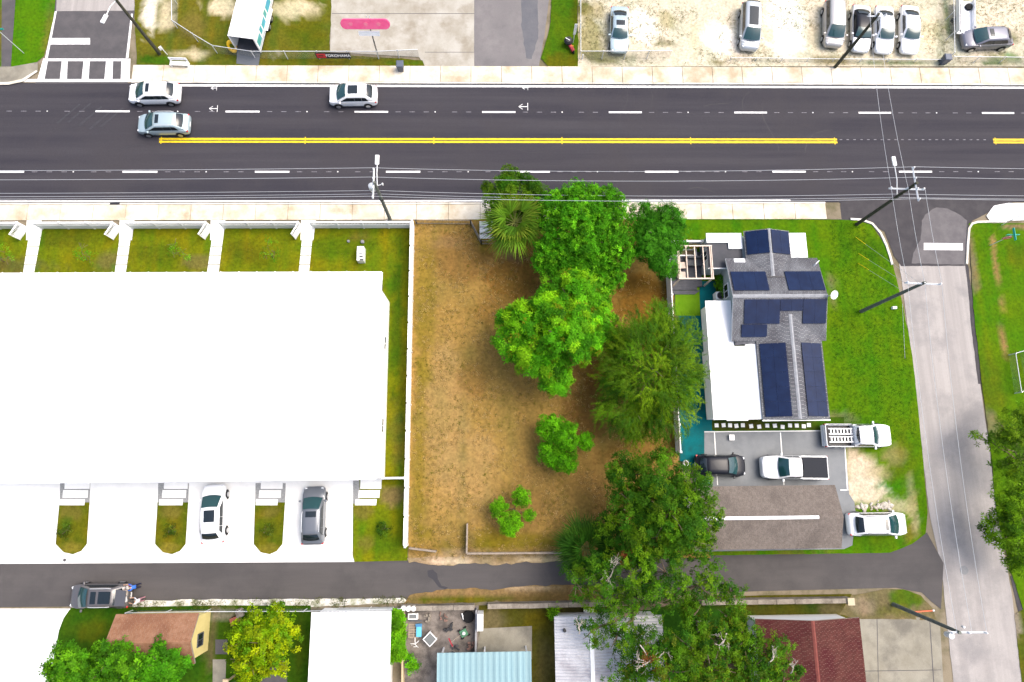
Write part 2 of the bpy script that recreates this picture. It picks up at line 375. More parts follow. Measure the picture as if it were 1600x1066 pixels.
# pavements: separate concrete slabs, kerb stones along the carriageway
def pavement(name, x0, x1, y0, y1, w, skip=()):
    pv = sheet(name, [(x0, y0), (x1, y0), (x1, y1), (x0, y1)], .05, M_earth, px=False)
    sl = None; x = x0; k = 0
    while x + w <= x1 + .01:
        if not any(a_ < x + w / 2 < b_ for a_, b_ in skip):
            if sl is None: sl = MB().b2(.02, w - .02, y0 + .02, y1 - .02, .02, .12).build('slab', M_slab, pv, (x, 0, 0), bevel=.012)
            else: share(sl, pv, (x, 0, random.uniform(-.006, .006)))
        x += w; k += 1
    return pv
yA, yB = G(800, 131.5).y, G(800, 104.5).y
yD, yC = G(800, 318).y, G(800, 344).y
pavement('pavement_north', G(207, 118).x, 92, yA + .15, yB, 2.95, ((G(742, 104).x - 2, G(742, 104).x - 2),))
pavement('pavement_south', -90, G(1313, 330).x, yC, yD - .12, 2.95)
for nm, x0, x1, y0, y1 in (('kerb_north', G(207, 118).x, 92, yA - .03, yA + .14), ('kerb_south', -90, G(1313, 330).x, yD - .11, yD + .06)):
    kb = kind(bpy.data.objects.new(nm, None), 'structure'); C.objects.link(kb); ks = None; x = x0
    while x < x1 - 2.9:
        if ks is None: ks = MB().b2(.01, 2.94, y0, y1, 0, .14).build('kerb_stone', M_kerb, kb, (x, 0, 0), bevel=.015)
        else: share(ks, kb, (x, 0, 0))
        x += 2.95
# storm drain slot on the south kerb
tag(MB().b2(-.45, .45, -.1, .1, .13, .15).build('drain_inlet', M_black, None, (G(181, 317).x, yD - .02, 0)), 'dark drain slot in the kerb before the white picket fence', 'drain')

# north-west side road with stop bar and ladder crossing
nw = sheet('side_road_north', [(90, -40), (222, -40), (203, 60), (200, 131), (55, 131), (72, 95), (84, 30)], .024, M_greyst)
sheet('old_surface_north', [(91, -40), (224, -40), (213, 17), (88, 18)], .028, M_oldst, rag=.06, step=.5)
def pq(name, q, m, parent, z=.034): return sheet(name, q, z, m, parent=parent, structure=False)
pq('stop_bar', [(81, 60), (141, 60), (141, 70), (79, 70)], M_paint, nw)
pq('edge_line', [(86, 18), (89, 18), (75, 91), (71, 91)], M_paint, nw); pq('edge_line', [(205, 22), (208, 22), (201, 91), (197, 91)], M_paint, nw)
pq('crossing_line', [(68, 92), (204, 92), (204, 96), (67, 96)], M_paint, nw); pq('crossing_line', [(36, 124), (222, 124), (222, 128.5), (36, 128.5)], M_paint, nw)
for q in ([(67, 96), (75, 96), (70, 124), (59, 124)], [(97, 96), (106, 96), (105, 124), (94, 124)], [(131, 96), (140.5, 96), (139, 124), (128, 124)], [(166, 96), (177, 96), (176, 124), (163.5, 124)], [(190, 96), (204, 96), (203, 124), (189, 124)]):
    pq('crossing_bar', q, M_paint, nw, .037)
sheet('corner_pavement', [(-200, 106), (20, 105), (60, 98), (60, 112), (36, 126), (15, 131), (-200, 134)], .09, M_conc)
sheet('corner_kerb', [(-200, 131), (14, 129.5), (36, 124.5), (58, 111), (60, 113), (38, 128.5), (15, 133.5), (-200, 135.5)], .12, M_kerb)
GR_B = (.040, .112, .002); GR_O = (.088, .098, .003); GR_T = (.155, .125, .024); GR_D = (.026, .085, .002); SAND = (.60, .55, .44); SANDY = (.46, .40, .26)
sheet('verge_northwest', [(-200, -60), (95, -60), (84, 30), (70, 88), (58, 98), (20, 105), (-200, 106)], .05, M_soil, rag=.06, cell=.6,
      colf=zones((.060, .165, .001), [(78, 40, 6, 60, GR_T, .5), (0, 60, 8, 80, (.14, .10, .02), .8)]), relief=.03)
sheet('footpath_north', [(4, -40), (28, -40), (18, 105), (3, 105)], .09, M_greyst)
sheet('verge_grass', [(209, -60), (521, -60), (515, 85), (660, 95), (664, 105), (215, 105), (212, 60)], .05, M_soil, rag=.12, cell=.5, relief=.04,
      colf=zones((.105, .11, .008), [(235, 25, 14, 40, SAND, .9), (262, 20, 14, 30, SANDY, .8), (345, 10, 30, 16, SANDY, .9), (240, 95, 25, 8, GR_B, .9), (300, 85, 30, 10, SANDY, .7),
       (460, 15, 40, 20, SANDY, .8), (480, 55, 30, 30, GR_O, .9), (300, 40, 20, 30, GR_T, .8), (470, 95, 60, 6, GR_O, .8), (430, 88, 12, 4, SAND, .9), (640, 100, 30, 6, GR_B, .7)]))
sheet('forecourt', [(519, -60), (741, -60), (741, 104.5), (664, 104.5), (655, 90), (516, 82)], .06, M_lotconc)
for q in ([(519, 21.6), (741, 21.6), (741, 22.4), (519, 22.4)], [(664, 82), (741, 82), (741, 82.7), (664, 82.7)]): sheet('concrete_joint', q, .064, M_greyst)
sheet('drive_north', [(741, -60), (866, -60), (850, 60), (842, 104.5), (741, 104.5)], .064, mat('drive_tarmac', (.125, .115, .116), (.155, .145, .142), s=.8, fine=25, amt=.15, ground=True, c3=(.105, .098, .10), s3=.4), rag=.05)
sheet('drive_patch', [(812, -40), (842, -40), (840, 60), (830, 95), (822, 92), (815, 40)], .068, mat('drive_dark', (.07, .073, .085), (.09, .09, .10), s=.9, fine=25, amt=.15, ground=True), rag=.18)
sheet('grass_strip_north', [(868, -60), (902, -60), (903, 107), (860, 108), (845, 92), (858, 50)], .07, M_soil, rag=.12, cell=.4,
      colf=zones((.06, .125, .002), [(880, 95, 30, 14, GR_O, .9), (898, 20, 4, 60, GR_O, .8)]), relief=.04)
sheet('sandy_lot', [(902, -80), (1720, -80), (1720, 104.5), (903, 104.5)], .045, M_soil, cell=.5, relief=.03,
      colf=zones((.44, .40, .30), [(920, 60, 30, 40, (.27, .23, .07), .75), (945, 90, 40, 12, GR_O, .7), (912, 12, 14, 14, GR_O, .9), (930, 20, 20, 20, (.3, .24, .09), .6), (1040, 30, 16, 20, (.30, .27, .10), .6), (1040, 68, 20, 8, GR_O, .6), (1085, 60, 12, 30, SANDY, .6), (1005, 40, 25, 30, (.70, .68, .60), .8),
        (1125, 60, 30, 30, (.68, .66, .58), .9), (1120, 100, 15, 4, GR_T, .7), (1230, 40, 30, 60, (.68, .66, .6), .9), (1275, 60, 14, 30, SANDY, .7), (1300, 95, 40, 6, GR_T, .7), (1400, 98, 60, 4, GR_B, .7),
        (1450, 50, 14, 40, SANDY, .7), (1470, 60, 8, 40, (.22, .23, .10), .5), (1480, 30, 8, 30, GR_B, .8), (1570, 90, 30, 8, (.12, .19, .05), .8), (1580, 60, 14, 10, GR_O, .6), (1560, 98, 40, 3, GR_B, .8), (1500, 75, 30, 14, (.42, .44, .34), .5)]))
# south side: town-house plot, lawns and drive
lawnc = zones((.140, .165, .003), [(30, 415, 60, 12, (.10, .10, .03), .7), (170, 410, 30, 14, (.15, .125, .04), .7), (310, 410, 30, 12, (.15, .125, .04), .7), (100, 375, 40, 12, GR_O, .7), (240, 395, 40, 20, (.10, .12, .003), .8), (380, 395, 30, 20, GR_O, .7),
        (530, 385, 50, 18, GR_B, .5), (620, 500, 8, 120, GR_D, .7), (630, 620, 8, 80, GR_O, .6), (620, 680, 12, 40, (.13, .11, .02), .5), (610, 775, 18, 14, (.20, .14, .055), .85), (570, 800, 14, 10, GR_T, .7), (600, 850, 40, 18, (.075, .125, .002), .7), (570, 850, 12, 12, GR_T, .6), (556, 370, 20, 6, GR_T, .5)])
sheet('townhouse_lawn', [(-200, 356), (646, 356), (637, 876), (552, 878), (552, 745), (598, 745), (598, 445), (-200, 445)], .05, M_soil, cell=.45, colf=lawnc, relief=.03)
tdrive = sheet('townhouse_drive', [(-200, 735), (575, 735), (552, 760), (551, 868), (554, 878), (-200, 882)], .07, M_white_conc)
for k, q in enumerate(([(48, 358), (67, 358), (54, 428), (37, 428)], [(190, 358), (207, 358), (197, 428), (180, 428)], [(334, 358), (351, 358), (342, 428), (324, 428)], [(474, 358), (490, 358), (483, 428), (467, 428)])):
    pth = kind(bpy.data.objects.new('garden_path', None), 'structure'); C.objects.link(pth)
    for i in range(5):
        A_ = [Vector(q[0]).lerp(Vector(q[3]), t) for t in (i / 5 + .006, (i + 1) / 5 - .006)]; B_ = [Vector(q[1]).lerp(Vector(q[2]), t) for t in (i / 5 + .006, (i + 1) / 5 - .006)]
        MB().prism([g2(*A_[0]), g2(*A_[1]), g2(*B_[1]), g2(*B_[0])], .02, .10).build('slab', M_white_conc, pth)
for k, (xl, xr, xb) in enumerate(((94, 142, 88), (247, 296, 243), (399, 447, 397))):
    cx = (xb + xr - 4) / 2
    isl = [(xl, 785), (xr - 1, 785), (xr - 5, 850), (xr - 14, 861), (cx + 2, 866), (cx - 12, 863), (xb, 850)]
    sheet('drive_island', isl, .085, M_soil, cell=.35, colf=zones((.095, .108, .004), [(cx, 800, 14, 10, GR_T, .6), (cx, 857, 14, 8, (.2, .16, .02), .7), (cx - 10, 820, 10, 10, GR_B, .4)]), relief=.03)
    sheet('gravel_bed', [(xl + 1, 755), (xr, 755), (xr - 1, 789), (xl, 789)], .09, M_gravel)
sheet('gravel_bed', [(552, 751), (562, 751), (562, 787), (552, 787)], .09, M_gravel)
# brown vacant plot
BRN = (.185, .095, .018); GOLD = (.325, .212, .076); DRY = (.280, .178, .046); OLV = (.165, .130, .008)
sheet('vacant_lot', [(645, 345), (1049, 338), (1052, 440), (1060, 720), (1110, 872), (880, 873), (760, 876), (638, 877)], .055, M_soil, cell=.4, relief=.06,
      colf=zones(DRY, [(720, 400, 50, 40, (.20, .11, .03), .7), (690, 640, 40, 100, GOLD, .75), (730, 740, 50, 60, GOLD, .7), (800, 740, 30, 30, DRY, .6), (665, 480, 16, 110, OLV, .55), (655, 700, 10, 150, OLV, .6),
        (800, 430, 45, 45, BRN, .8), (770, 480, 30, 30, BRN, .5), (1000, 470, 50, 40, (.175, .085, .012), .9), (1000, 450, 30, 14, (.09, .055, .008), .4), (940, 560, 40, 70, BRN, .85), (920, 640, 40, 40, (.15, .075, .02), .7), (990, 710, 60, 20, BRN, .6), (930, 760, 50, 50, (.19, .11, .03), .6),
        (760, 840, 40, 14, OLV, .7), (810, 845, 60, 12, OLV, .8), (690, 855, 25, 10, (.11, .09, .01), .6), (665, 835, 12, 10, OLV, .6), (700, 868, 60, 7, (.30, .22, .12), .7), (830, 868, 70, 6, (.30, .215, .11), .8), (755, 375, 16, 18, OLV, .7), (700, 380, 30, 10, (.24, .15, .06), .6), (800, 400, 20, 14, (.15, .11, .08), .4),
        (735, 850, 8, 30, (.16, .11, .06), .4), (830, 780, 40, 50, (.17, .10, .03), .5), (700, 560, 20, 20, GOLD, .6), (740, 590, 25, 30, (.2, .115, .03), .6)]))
# alley and cross street
sheet('alley', [(-220, 882), (0, 880), (550, 878), (650, 876), (880, 872), (1100, 868), (1390, 864), (1425, 850), (1448, 832), (1474, 880), (1470, 952), (1455, 940), (1440, 926), (1400, 918.5), (1180, 924), (960, 934), (640, 941), (300, 946), (0, 949), (-220, 951)], .03, M_alley)
sheet('alley_verge', [(640, 930), (700, 919), (760, 921), (820, 917), (870, 914), (940, 918), (940, 938), (760, 941), (630, 943)], .045, M_soil, rag=.22, cell=.4, relief=.05, colf=zones((.22, .145, .06), [(760, 936, 90, 6, (.085, .085, .01), .85), (700, 937, 60, 5, GR_O, .8), (860, 932, 60, 6, (.14, .09, .03), .8), (830, 920, 40, 4, (.34, .25, .15), .7)]))
sheet('alley_sand', [(636, 871), (760, 868), (884, 866), (886, 875), (830, 879), (760, 880), (700, 883), (640, 879)], .10, M_soil, rag=.3, cell=.4, colf=zones((.30, .225, .13), [(700, 878, 30, 4, (.45, .37, .25), .7), (840, 874, 30, 4, (.42, .33, .2), .7), (780, 872, 30, 4, (.2, .14, .06), .7)]))
sheet('oil_stain', [(668, 892), (676, 890), (683, 896), (684, 905), (690, 915), (700, 918), (696, 921), (686, 918), (677, 906), (669, 901)], .034, mat('wet_stain', (.016, .015, .02), fine=20, amt=.1, rough=.6, ground=True), rag=.05, step=.2)
st = sheet('cross_street', [(1404, 405), (1508, 405), (1531, 600), (1546, 700), (1556, 800), (1576, 900), (1592, 1010), (1612, 1150), (1500, 1150), (1482, 1000), (1472, 900), (1450, 790), (1440, 700), (1425, 560)], .026, M_oldst, rag=.07, step=.5)
sheet('street_shoulder', [(1500, 414), (1508, 414), (1516, 500), (1528, 600), (1534, 600), (1520, 470), (1512, 414)], .032, M_newasph, rag=.1)
sheet('street_apron', [(1300, 310), (1600, 310), (1548, 330), (1520, 345), (1511, 360), (1508, 416), (1408, 416), (1396, 400), (1382, 362), (1355, 348), (1310, 344), (1313, 318)], .034, M_newasph, rag=.06)
sheet('worn_patch', [(1445, 336), (1452, 331), (1463, 324), (1480, 326), (1498, 335), (1511, 345), (1508, 414), (1424, 412), (1427, 396), (1438, 375), (1440, 345)], .038, M_patch, rag=.1, step=.3)
sheet('stop_bar', [(1443, 380), (1504, 380.5), (1504, 391.5), (1443, 391)], .043, M_paint)
sheet('side_tarmac', [(1578, 900), (1620, 890), (1680, 1000), (1592, 960)], .03, M_newasph, rag=.1)
MBk = MB()
for nm, pts in (('kerb_curve_west', [(1328, 343), (1345, 344), (1362, 350), (1375, 365), (1384, 384), (1390, 402), (1393, 414)]), ('kerb_curve_east', [(1509.5, 413), (1511, 385), (1513, 358), (1518, 350), (1527, 347.5), (1545, 347), (1572, 347)])):
    P = [G(*p) for p in pts]; L_, R2 = [], []
    for i, p in enumerate(P):
        d = (P[min(i + 1, len(P) - 1)] - P[max(i - 1, 0)]).normalized(); n_ = Vector((-d.y, d.x, 0)) * .10; L_.append(((p + n_).x, (p + n_).y)); R2.append(((p - n_).x, (p - n_).y))
    k_ = MB()
    for i in range(len(P) - 1): k_.prism([L_[i], L_[i + 1], R2[i + 1], R2[i]], 0, .14)
    kind(k_.build(nm, M_kerb), 'structure')
sheet('east_pavement', [(1552, 322), (1575, 318), (1800, 318), (1800, 345), (1545, 345), (1540, 338)], .1, M_white_conc, rag=.06)
sheet('east_lawn', [(1513, 349), (1800, 349), (1800, 960), (1600, 960), (1578, 890), (1556, 800), (1547, 700), (1533, 600), (1520, 480)], .05, M_soil, rag=.08, cell=.5, relief=.04,
      colf=zones((.068, .155, .001), [(1513, 400, 10, 60, (.17, .13, .08), .8), (1535, 620, 14, 50, GR_O, .6), (1590, 400, 20, 20, GR_O, .5), (1550, 600, 20, 60, (.075, .115, .003), .7), (1552, 380, 3.5, 14, (.30, .18, .07), .9), (1555, 420, 3.5, 30, (.27, .17, .06), .9), (1561, 470, 3.5, 30, (.27, .17, .06), .9), (1568, 530, 3.5, 30, (.26, .16, .06), .9), (1545, 660, 15, 20, (.2, .17, .1), .6), (1590, 355, 30, 4, (.26, .15, .09), .8)], wob=.35))
# house plot
sheet('house_lawn', [(1062, 341), (1335, 344), (1362, 352), (1384, 386), (1395, 414), (1411, 480), (1426, 560), (1440, 700), (1449, 800), (1446, 834), (1425, 850), (1390, 864), (1095, 868), (1095, 660), (1052, 436)], .035, M_soil, rag=.05, cell=.5, relief=.03,
      colf=zones((.072, .165, .001), [(1340, 740, 30, 26, (.44, .36, .26), .95), (1345, 765, 34, 22, (.46, .39, .29), .95), (1375, 740, 22, 10, (.36, .29, .17), .6), (1395, 712, 20, 14, (.24, .2, .1), .55), (1330, 705, 8, 12, (.4, .33, .22), .7), (1400, 790, 22, 10, (.40, .34, .22), .6), (1425, 790, 8, 40, (.34, .28, .15), .7), (1395, 740, 14, 14, GR_O, .6), (1420, 730, 14, 60, (.075, .11, .003), .5), (1370, 850, 40, 8, (.05, .12, .002), .6), (1420, 835, 14, 10, GR_T, .6),
        (1297, 440, 8, 14, (.22, .17, .08), .7), (1300, 470, 6, 10, (.24, .18, .08), .5), (1310, 655, 24, 10, (.16, .14, .07), .6), (1140, 862, 40, 4, (.12, .12, .01), .8), (1250, 862, 50, 4, (.13, .13, .02), .7), (1360, 385, 40, 20, (.028, .105, .001), .5), (1170, 345, 80, 6, (.05, .125, .002), .6)]))
rub = mat('white_rubble', (.50, .48, .44), (.34, .31, .26), s=3, fine=14, amt=.35, rough=1, ground=True, c3=(.25, .21, .15), s3=1.2)
rb0 = kind(bpy.data.objects.new('rubble_patch', None), 'structure'); C.objects.link(rb0); rr_ = random.Random(4)
for i in range(46):
    q = G(rr_.uniform(1338, 1394), 791 + rr_.gauss(0, 4) - (.06 * rr_.random())); sz = rr_.uniform(.10, .34); MB().lathe([(sz * .5, 0), (sz * .62, sz * .18), (sz * .4, sz * .36), (sz * .1, sz * .4)], 6, M=Matrix.Rotation(rr_.uniform(0, 3), 3, 'Z') @ Matrix.Diagonal((rr_.uniform(.8, 1.6), rr_.uniform(.6, 1.1), 1.))).build('stone', rub, rb0, (q.x, q.y, .05))
sheet('parking_pad', [(1100, 674), (1318, 672), (1326, 772), (1334, 784), (1336, 800), (1331, 852), (1318, 858), (1080, 862), (1084, 745), (1100, 740)], .09, M_gpad)
for q in ([(1115, 676), (1116.5, 676), (1121.5, 758), (1120, 758)], [(1218, 676), (1219.5, 676), (1225, 758), (1223.5, 758)], [(1317, 672), (1318.5, 672), (1324.5, 766), (1322.5, 766)], [(1312, 765), (1325, 765), (1325, 766.5), (1312, 766.5)], [(1100, 674.5), (1318, 672.5), (1318, 673.7), (1100, 675.7)]): sheet('pad_joint', q, .095, M_white_conc)
sheet('teal_floor', [(1093, 440), (1118, 440), (1118, 470), (1108, 480), (1116, 660), (1116, 676), (1100, 676), (1100, 742), (1062, 720), (1061, 600), (1060, 494), (1093, 494)], .085, M_teal)
sheet('turf_rug', [(1054, 450), (1092, 450), (1094, 494), (1055, 494)], .11, M_turf)
sheet('stepping_bed', [(1112, 654), (1318, 652), (1318, 671), (1112, 673)], .088, M_soil, cell=.4, colf=zones((.038, .06, .006), [(1290, 662, 30, 8, GR_B, .8), (1150, 665, 30, 8, (.05, .04, .01), .6)]))
sheet('side_bed', [(1118, 436), (1136, 430), (1136, 470), (1122, 470)], .10, M_soil, cell=.3, colf=zones((.045, .05, .008), [(1128, 455, 8, 8, GR_D, .8)]))
# plots south of the alley
sheet('concrete_court', [(-220, 951), (111, 951), (100, 966), (93, 985), (86, 1020), (70, 1150), (-220, 1150)], .06, M_white_conc)
sheet('south_lawn', [(111, 950), (330, 946), (486, 946), (486, 1150), (70, 1150), (86, 1020), (93, 985), (100, 966)], .05, M_soil, cell=.5, relief=.03, colf=zones((.032, .088, .002), [(150, 985, 30, 14, GR_O, .5), (350, 990, 20, 40, (.05, .085, .003), .5), (470, 1000, 8, 50, (.04, .075, .003), .5), (330, 1000, 6, 50, (.14, .10, .05), .7), (350, 960, 20, 6, (.26, .22, .17), .7)]))
sheet('white_gravel_strip', [(207, 938), (630, 934), (640, 942), (480, 949), (208, 951)], .055, mat('white_gravel', (.62, .61, .57), (.5, .48, .43), s=6, fine=30, amt=.2, rough=1, ground=True, c3=(.16, .18, .07), s3=.9), rag=.12)
sheet('yard_dirt', [(632, 946), (748, 946), (748, 1150), (632, 1150)], .055, M_yard)
sheet('back_lawn', [(748, 946), (960, 940), (1190, 930), (1330, 928), (1330, 1150), (748, 1150)], .05, M_soil, cell=.5, relief=.03, colf=zones((.075, .070, .008), [(1060, 1000, 90, 60, (.016, .085, .004), .9), (770, 970, 20, 16, (.14, .115, .06), .7), (840, 970, 20, 14, (.12, .095, .004), .7), (850, 1040, 14, 40, (.11, .095, .03), .7), (1250, 950, 60, 10, (.04, .07, .006), .7), (1300, 950, 20, 10, (.15, .11, .06), .6), (900, 955, 30, 8, (.04, .04, .02), .6)]))
sheet('yard_slab', [(750, 982), (831, 978), (831, 1030), (744, 1030)], .08, M_conc)
sheet('grey_slab', [(337, 999), (356, 999), (356, 1022), (337, 1022)], .08, M_greyst); sheet('grey_slab', [(395, 1036), (449, 1032), (449, 1080), (395, 1080)], .08, M_greyst)
sheet('garden_walk', [(333, 1030), (354, 1030), (352, 1100), (333, 1100)], .085, M_conc)
cdr = sheet('south_drive', [(1330, 967), (1455, 964), (1468, 975), (1478, 1150), (1330, 1150)], .07, M_conc)
for q in ([(1369, 967), (1370, 967), (1374, 1150), (1373, 1150)], [(1451, 966), (1452.2, 966), (1464, 1150), (1462.6, 1150)], [(1340, 1048), (1470, 1046), (1470, 1047), (1340, 1049)]): sheet('concrete_joint', q, .074, M_greyst)
sheet('corner_verge', [(1330, 930), (1382, 921), (1410, 920), (1438, 930), (1456, 950), (1462, 968), (1340, 967), (1310, 960)], .055, M_soil, rag=.1, cell=.35, relief=.04, colf=zones((.16, .13, .06), [(1415, 935, 24, 14, (.06, .115, .003), .95), (1400, 955, 30, 8, (.11, .115, .02), .7), (1345, 945, 20, 12, (.26, .2, .13), .7)]))
sheet('east_verge', [(1584, 960), (1620, 940), (1640, 1100), (1600, 1100)], .05, M_soil, rag=.1, cell=.5, colf=zones((.07, .09, .006), [(1585, 970, 8, 20, (.3, .24, .2), .7)]))
# manhole in the cross street
mh = MB().lathe([(.36, 0), (.36, .012), (.30, .012), (.30, .006), (.05, .008), (.01, .01)], 20).build('manhole_cover', mat('cast_iron', (.20, .20, .20), fine=20, amt=.2), None, (*g2(1506, 891), .028)); tag(mh, 'round iron manhole cover in the pale cross street', 'manhole')

# ================================================================ buildings
def courses(parent, e0, e1, r1, r0, m, w=.16, name='shingle_course', mi=None):
    """overlapping shingle courses from eave (e0-e1) up to ridge (r0-r1), each broken into tabs of uneven depth"""
    e0, e1, r0, r1 = map(Vector, (e0, e1, r0, r1)); n = max(3, int((r0 - e0).length / w)); b = MB()
    nrm = (e1 - e0).cross(r0 - e0).normalized()
    if nrm.z < 0: nrm = -nrm
    rg = random.Random(n)
    for i in range(n):
        t0, t1 = i / n - .25 / n, (i + 1) / n
        A, B, Cc, D = e0.lerp(r0, max(0, t0)), e1.lerp(r1, max(0, t0)), e1.lerp(r1, t1), e0.lerp(r0, t1)
        ln = (B - A).length; x = -rg.random() * .3
        while x < ln:
            x2 = min(ln, x + .33); a0 = max(0, x)
            if x2 - a0 > .02:
                h = .016 + .012 * rg.random(); u0, u1 = a0 / ln, (x2 - .012) / ln
                p = [A.lerp(B, u0) + nrm * h, A.lerp(B, u1) + nrm * h, D.lerp(Cc, u1) + nrm * .006, D.lerp(Cc, u0) + nrm * .006]
                q = [A.lerp(B, u0), A.lerp(B, u1)]
                b.add(p + q, [(0, 1, 2, 3), (4, 5, 1, 0)])
            x += .33
    return kind(b.build(name, m, parent, normals=False), 'stuff')
def gable(parent, axis, x0, x1, y0, y1, ze, zr, m, capm, cw=.16, cap=True, trimm=None, cut=None):
    """gable roof; axis 'x' = ridge runs along x"""
    t = .14
    if axis == 'x':
        ym = (y0 + y1) / 2; S1 = [(x0, y0, ze), (x1, y0, ze), (x1, ym, zr), (x0, ym, zr)]; S2 = [(x1, y1, ze), (x0, y1, ze), (x0, ym, zr), (x1, ym, zr)]; rp = [(x0 - .02, ym, zr + .03), (x1 + .02, ym, zr + .03)]
    else:
        xm = (x0 + x1) / 2; S1 = [(x0, y1, ze), (x0, y0, ze), (xm, y0, zr), (xm, y1, zr)]; S2 = [(x1, y0, ze), (x1, y1, ze), (xm, y1, zr), (xm, y0, zr)]; rp = [(xm, y0 - .02, zr + .03), (xm, y1, zr + .03)]
    b = MB(); b.slab(S1, t); b.slab(S2, t); rf = b.build('roof', trimm or M_whitep, parent)
    for q in (S1, S2): courses(rf, q[0], q[1], q[2], q[3], m, cw)
    if cap:
        c = MB(); a_, b_ = Vector(rp[0]), Vector(rp[1]); n = max(2, int((b_ - a_).length / .3)); d = (b_ - a_).normalized(); sd_ = Vector((-d.y, d.x, 0)) * .15
        for i in range(n):
            p, q = a_.lerp(b_, i / n), a_.lerp(b_, (i + 1.15) / n if i < n - 1 else 1); dz = Vector((0, 0, .05)); up = Vector((0, 0, .015))
            c.add([p - sd_ - dz, p + up, p + sd_ - dz, q - sd_ - dz, q, q + sd_ - dz], [(0, 1, 4, 3), (1, 2, 5, 4)])
        kind(c.build('ridge_cap', capm, rf, normals=False), 'stuff')
    return rf
def gable_wall(parent, axis, x0, x1, y0, y1, ze, zr, m):
    b = MB()
    if axis == 'x':
        ym = (y0 + y1) / 2
        for x in (x0, x1 - .2): b.add([(x, y0, 0), (x + .2, y0, 0), (x + .2, y1, 0), (x, y1, 0), (x, y0, ze), (x + .2, y0, ze), (x + .2, y1, ze), (x, y1, ze), (x, ym, zr), (x + .2, ym, zr)],
            [(0, 3, 7, 8, 4), (1, 5, 9, 6, 2), (0, 4, 5, 1), (3, 2, 6, 7), (4, 8, 9, 5), (8, 7, 6, 9)])
        b.b2(x0 + .2, x1 - .2, y0, y0 + .2, 0, ze); b.b2(x0 + .2, x1 - .2, y1 - .2, y1, 0, ze)
    else:
        xm = (x0 + x1) / 2
        for y in (y0, y1 - .2): b.add([(x0, y, 0), (x0, y + .2, 0), (x1, y + .2, 0), (x1, y, 0), (x0, y, ze), (x0, y + .2, ze), (x1, y + .2, ze), (x1, y, ze), (xm, y, zr), (xm, y + .2, zr)],
            [(0, 3, 7, 8, 4), (1, 5, 9, 6, 2), (0, 4, 5, 1), (3, 2, 6, 7), (4, 8, 9, 5), (8, 7, 6, 9)])
        b.b2(x0, x0 + .2, y0 + .2, y1 - .2, 0, ze); b.b2(x1 - .2, x1, y0 + .2, y1 - .2, 0, ze)
    return b.build('wall', m, parent)
def window(parent, c, w, h, face, fm=None, name='window'):
    """framed window or door on a wall; face = outward unit direction along x or y"""
    fx, fy = face; b = MB(); g = MB(); cx, cy, cz = c; t = .07
    def bx(B, u0, u1, z0, z1, d0, d1):
        if fx: B.b2(min(cx + fx * d0, cx + fx * d1), max(cx + fx * d0, cx + fx * d1), cy + u0, cy + u1, cz + z0, cz + z1)
        else: B.b2(cx + u0, cx + u1, min(cy + fy * d0, cy + fy * d1), max(cy + fy * d0, cy + fy * d1), cz + z0, cz + z1)
    bx(b, -w / 2, w / 2, -h / 2, -h / 2 + t, 0, .07); bx(b, -w / 2, w / 2, h / 2 - t, h / 2, 0, .07)
    bx(b, -w / 2, -w / 2 + t, -h / 2 + t, h / 2 - t, 0, .065); bx(b, w / 2 - t, w / 2, -h / 2 + t, h / 2 - t, 0, .065); bx(b, -.025, .025, -h / 2 + t, h / 2 - t, 0, .055)
    f = b.build(name, fm or M_whitep, parent); bx(g, -w / 2 + t, w / 2 - t, -h / 2 + t, h / 2 - t, .005, .03); g.build('pane', M_glassd, f); return f
def solar(parent, zf, x0, x1, y0, y1, nx, ny, skip=()):
    for i in range(nx):
        for j in range(ny):
            if (i, j) in skip: continue
            a_, b_ = x0 + (x1 - x0) * i / nx + .005, x0 + (x1 - x0) * (i + 1) / nx - .005; c_, d_ = y0 + (y1 - y0) * j / ny + .005, y0 + (y1 - y0) * (j + 1) / ny - .005
            b = MB(); b.slab([(x, y, zf(x, y) + .11) for x, y in ((a_, c_), (b_, c_), (b_, d_), (a_, d_))], .04); b.m = [0] + [1] * 5
            b.build('solar_panel', [M_solar, M_sframe], parent)

# --- white town-house row
th = thing('townhouse_row', 'long low town-house row with blown-out white metal roof', 'house', (-9.64, 0, 0))
TX = -62.0
wl = gable_wall(th, 'x', TX, 0, -.3, 15.15, 3.95, 5.1, M_wallw)
trf = MB().slab([(TX, 16.72, 4.05), (.02, 16.72, 4.05), (.02, 8, 5.4), (TX, 8, 5.4)], .12).slab([(TX, -.35, 4.05), (.02, -.35, 4.05), (.02, 8, 5.4), (TX, 8, 5.4)], .12).build('roof', M_white, th)
pn = MB().slab([(.03, 16.78, 4.08), (1.45, 16.78, 4.08), (1.45, 8.02, 5.43), (.03, 8.02, 5.43)], .02); pn.slab([(-.02, 16.82, 4.12), (.05, 16.82, 4.12), (.05, 8.02, 5.47), (-.02, 8.02, 5.47)], .05)
pn = pn.build('roof_panel', M_white, trf, (-1.5, 0, 0))
ps = MB().slab([(.03, -.4, 4.08), (1.45, -.4, 4.08), (1.45, 7.98, 5.43), (.03, 7.98, 5.43)], .02); ps.slab([(-.02, -.4, 4.12), (.05, -.4, 4.12), (.05, 7.98, 5.47), (-.02, 7.98, 5.47)], .05)
ps = ps.build('roof_panel', M_white, trf, (-1.5, 0, 0))
for k in range(2, 41): share(pn, trf, (-1.5 * k, 0, 0)); share(ps, trf, (-1.5 * k, 0, 0))
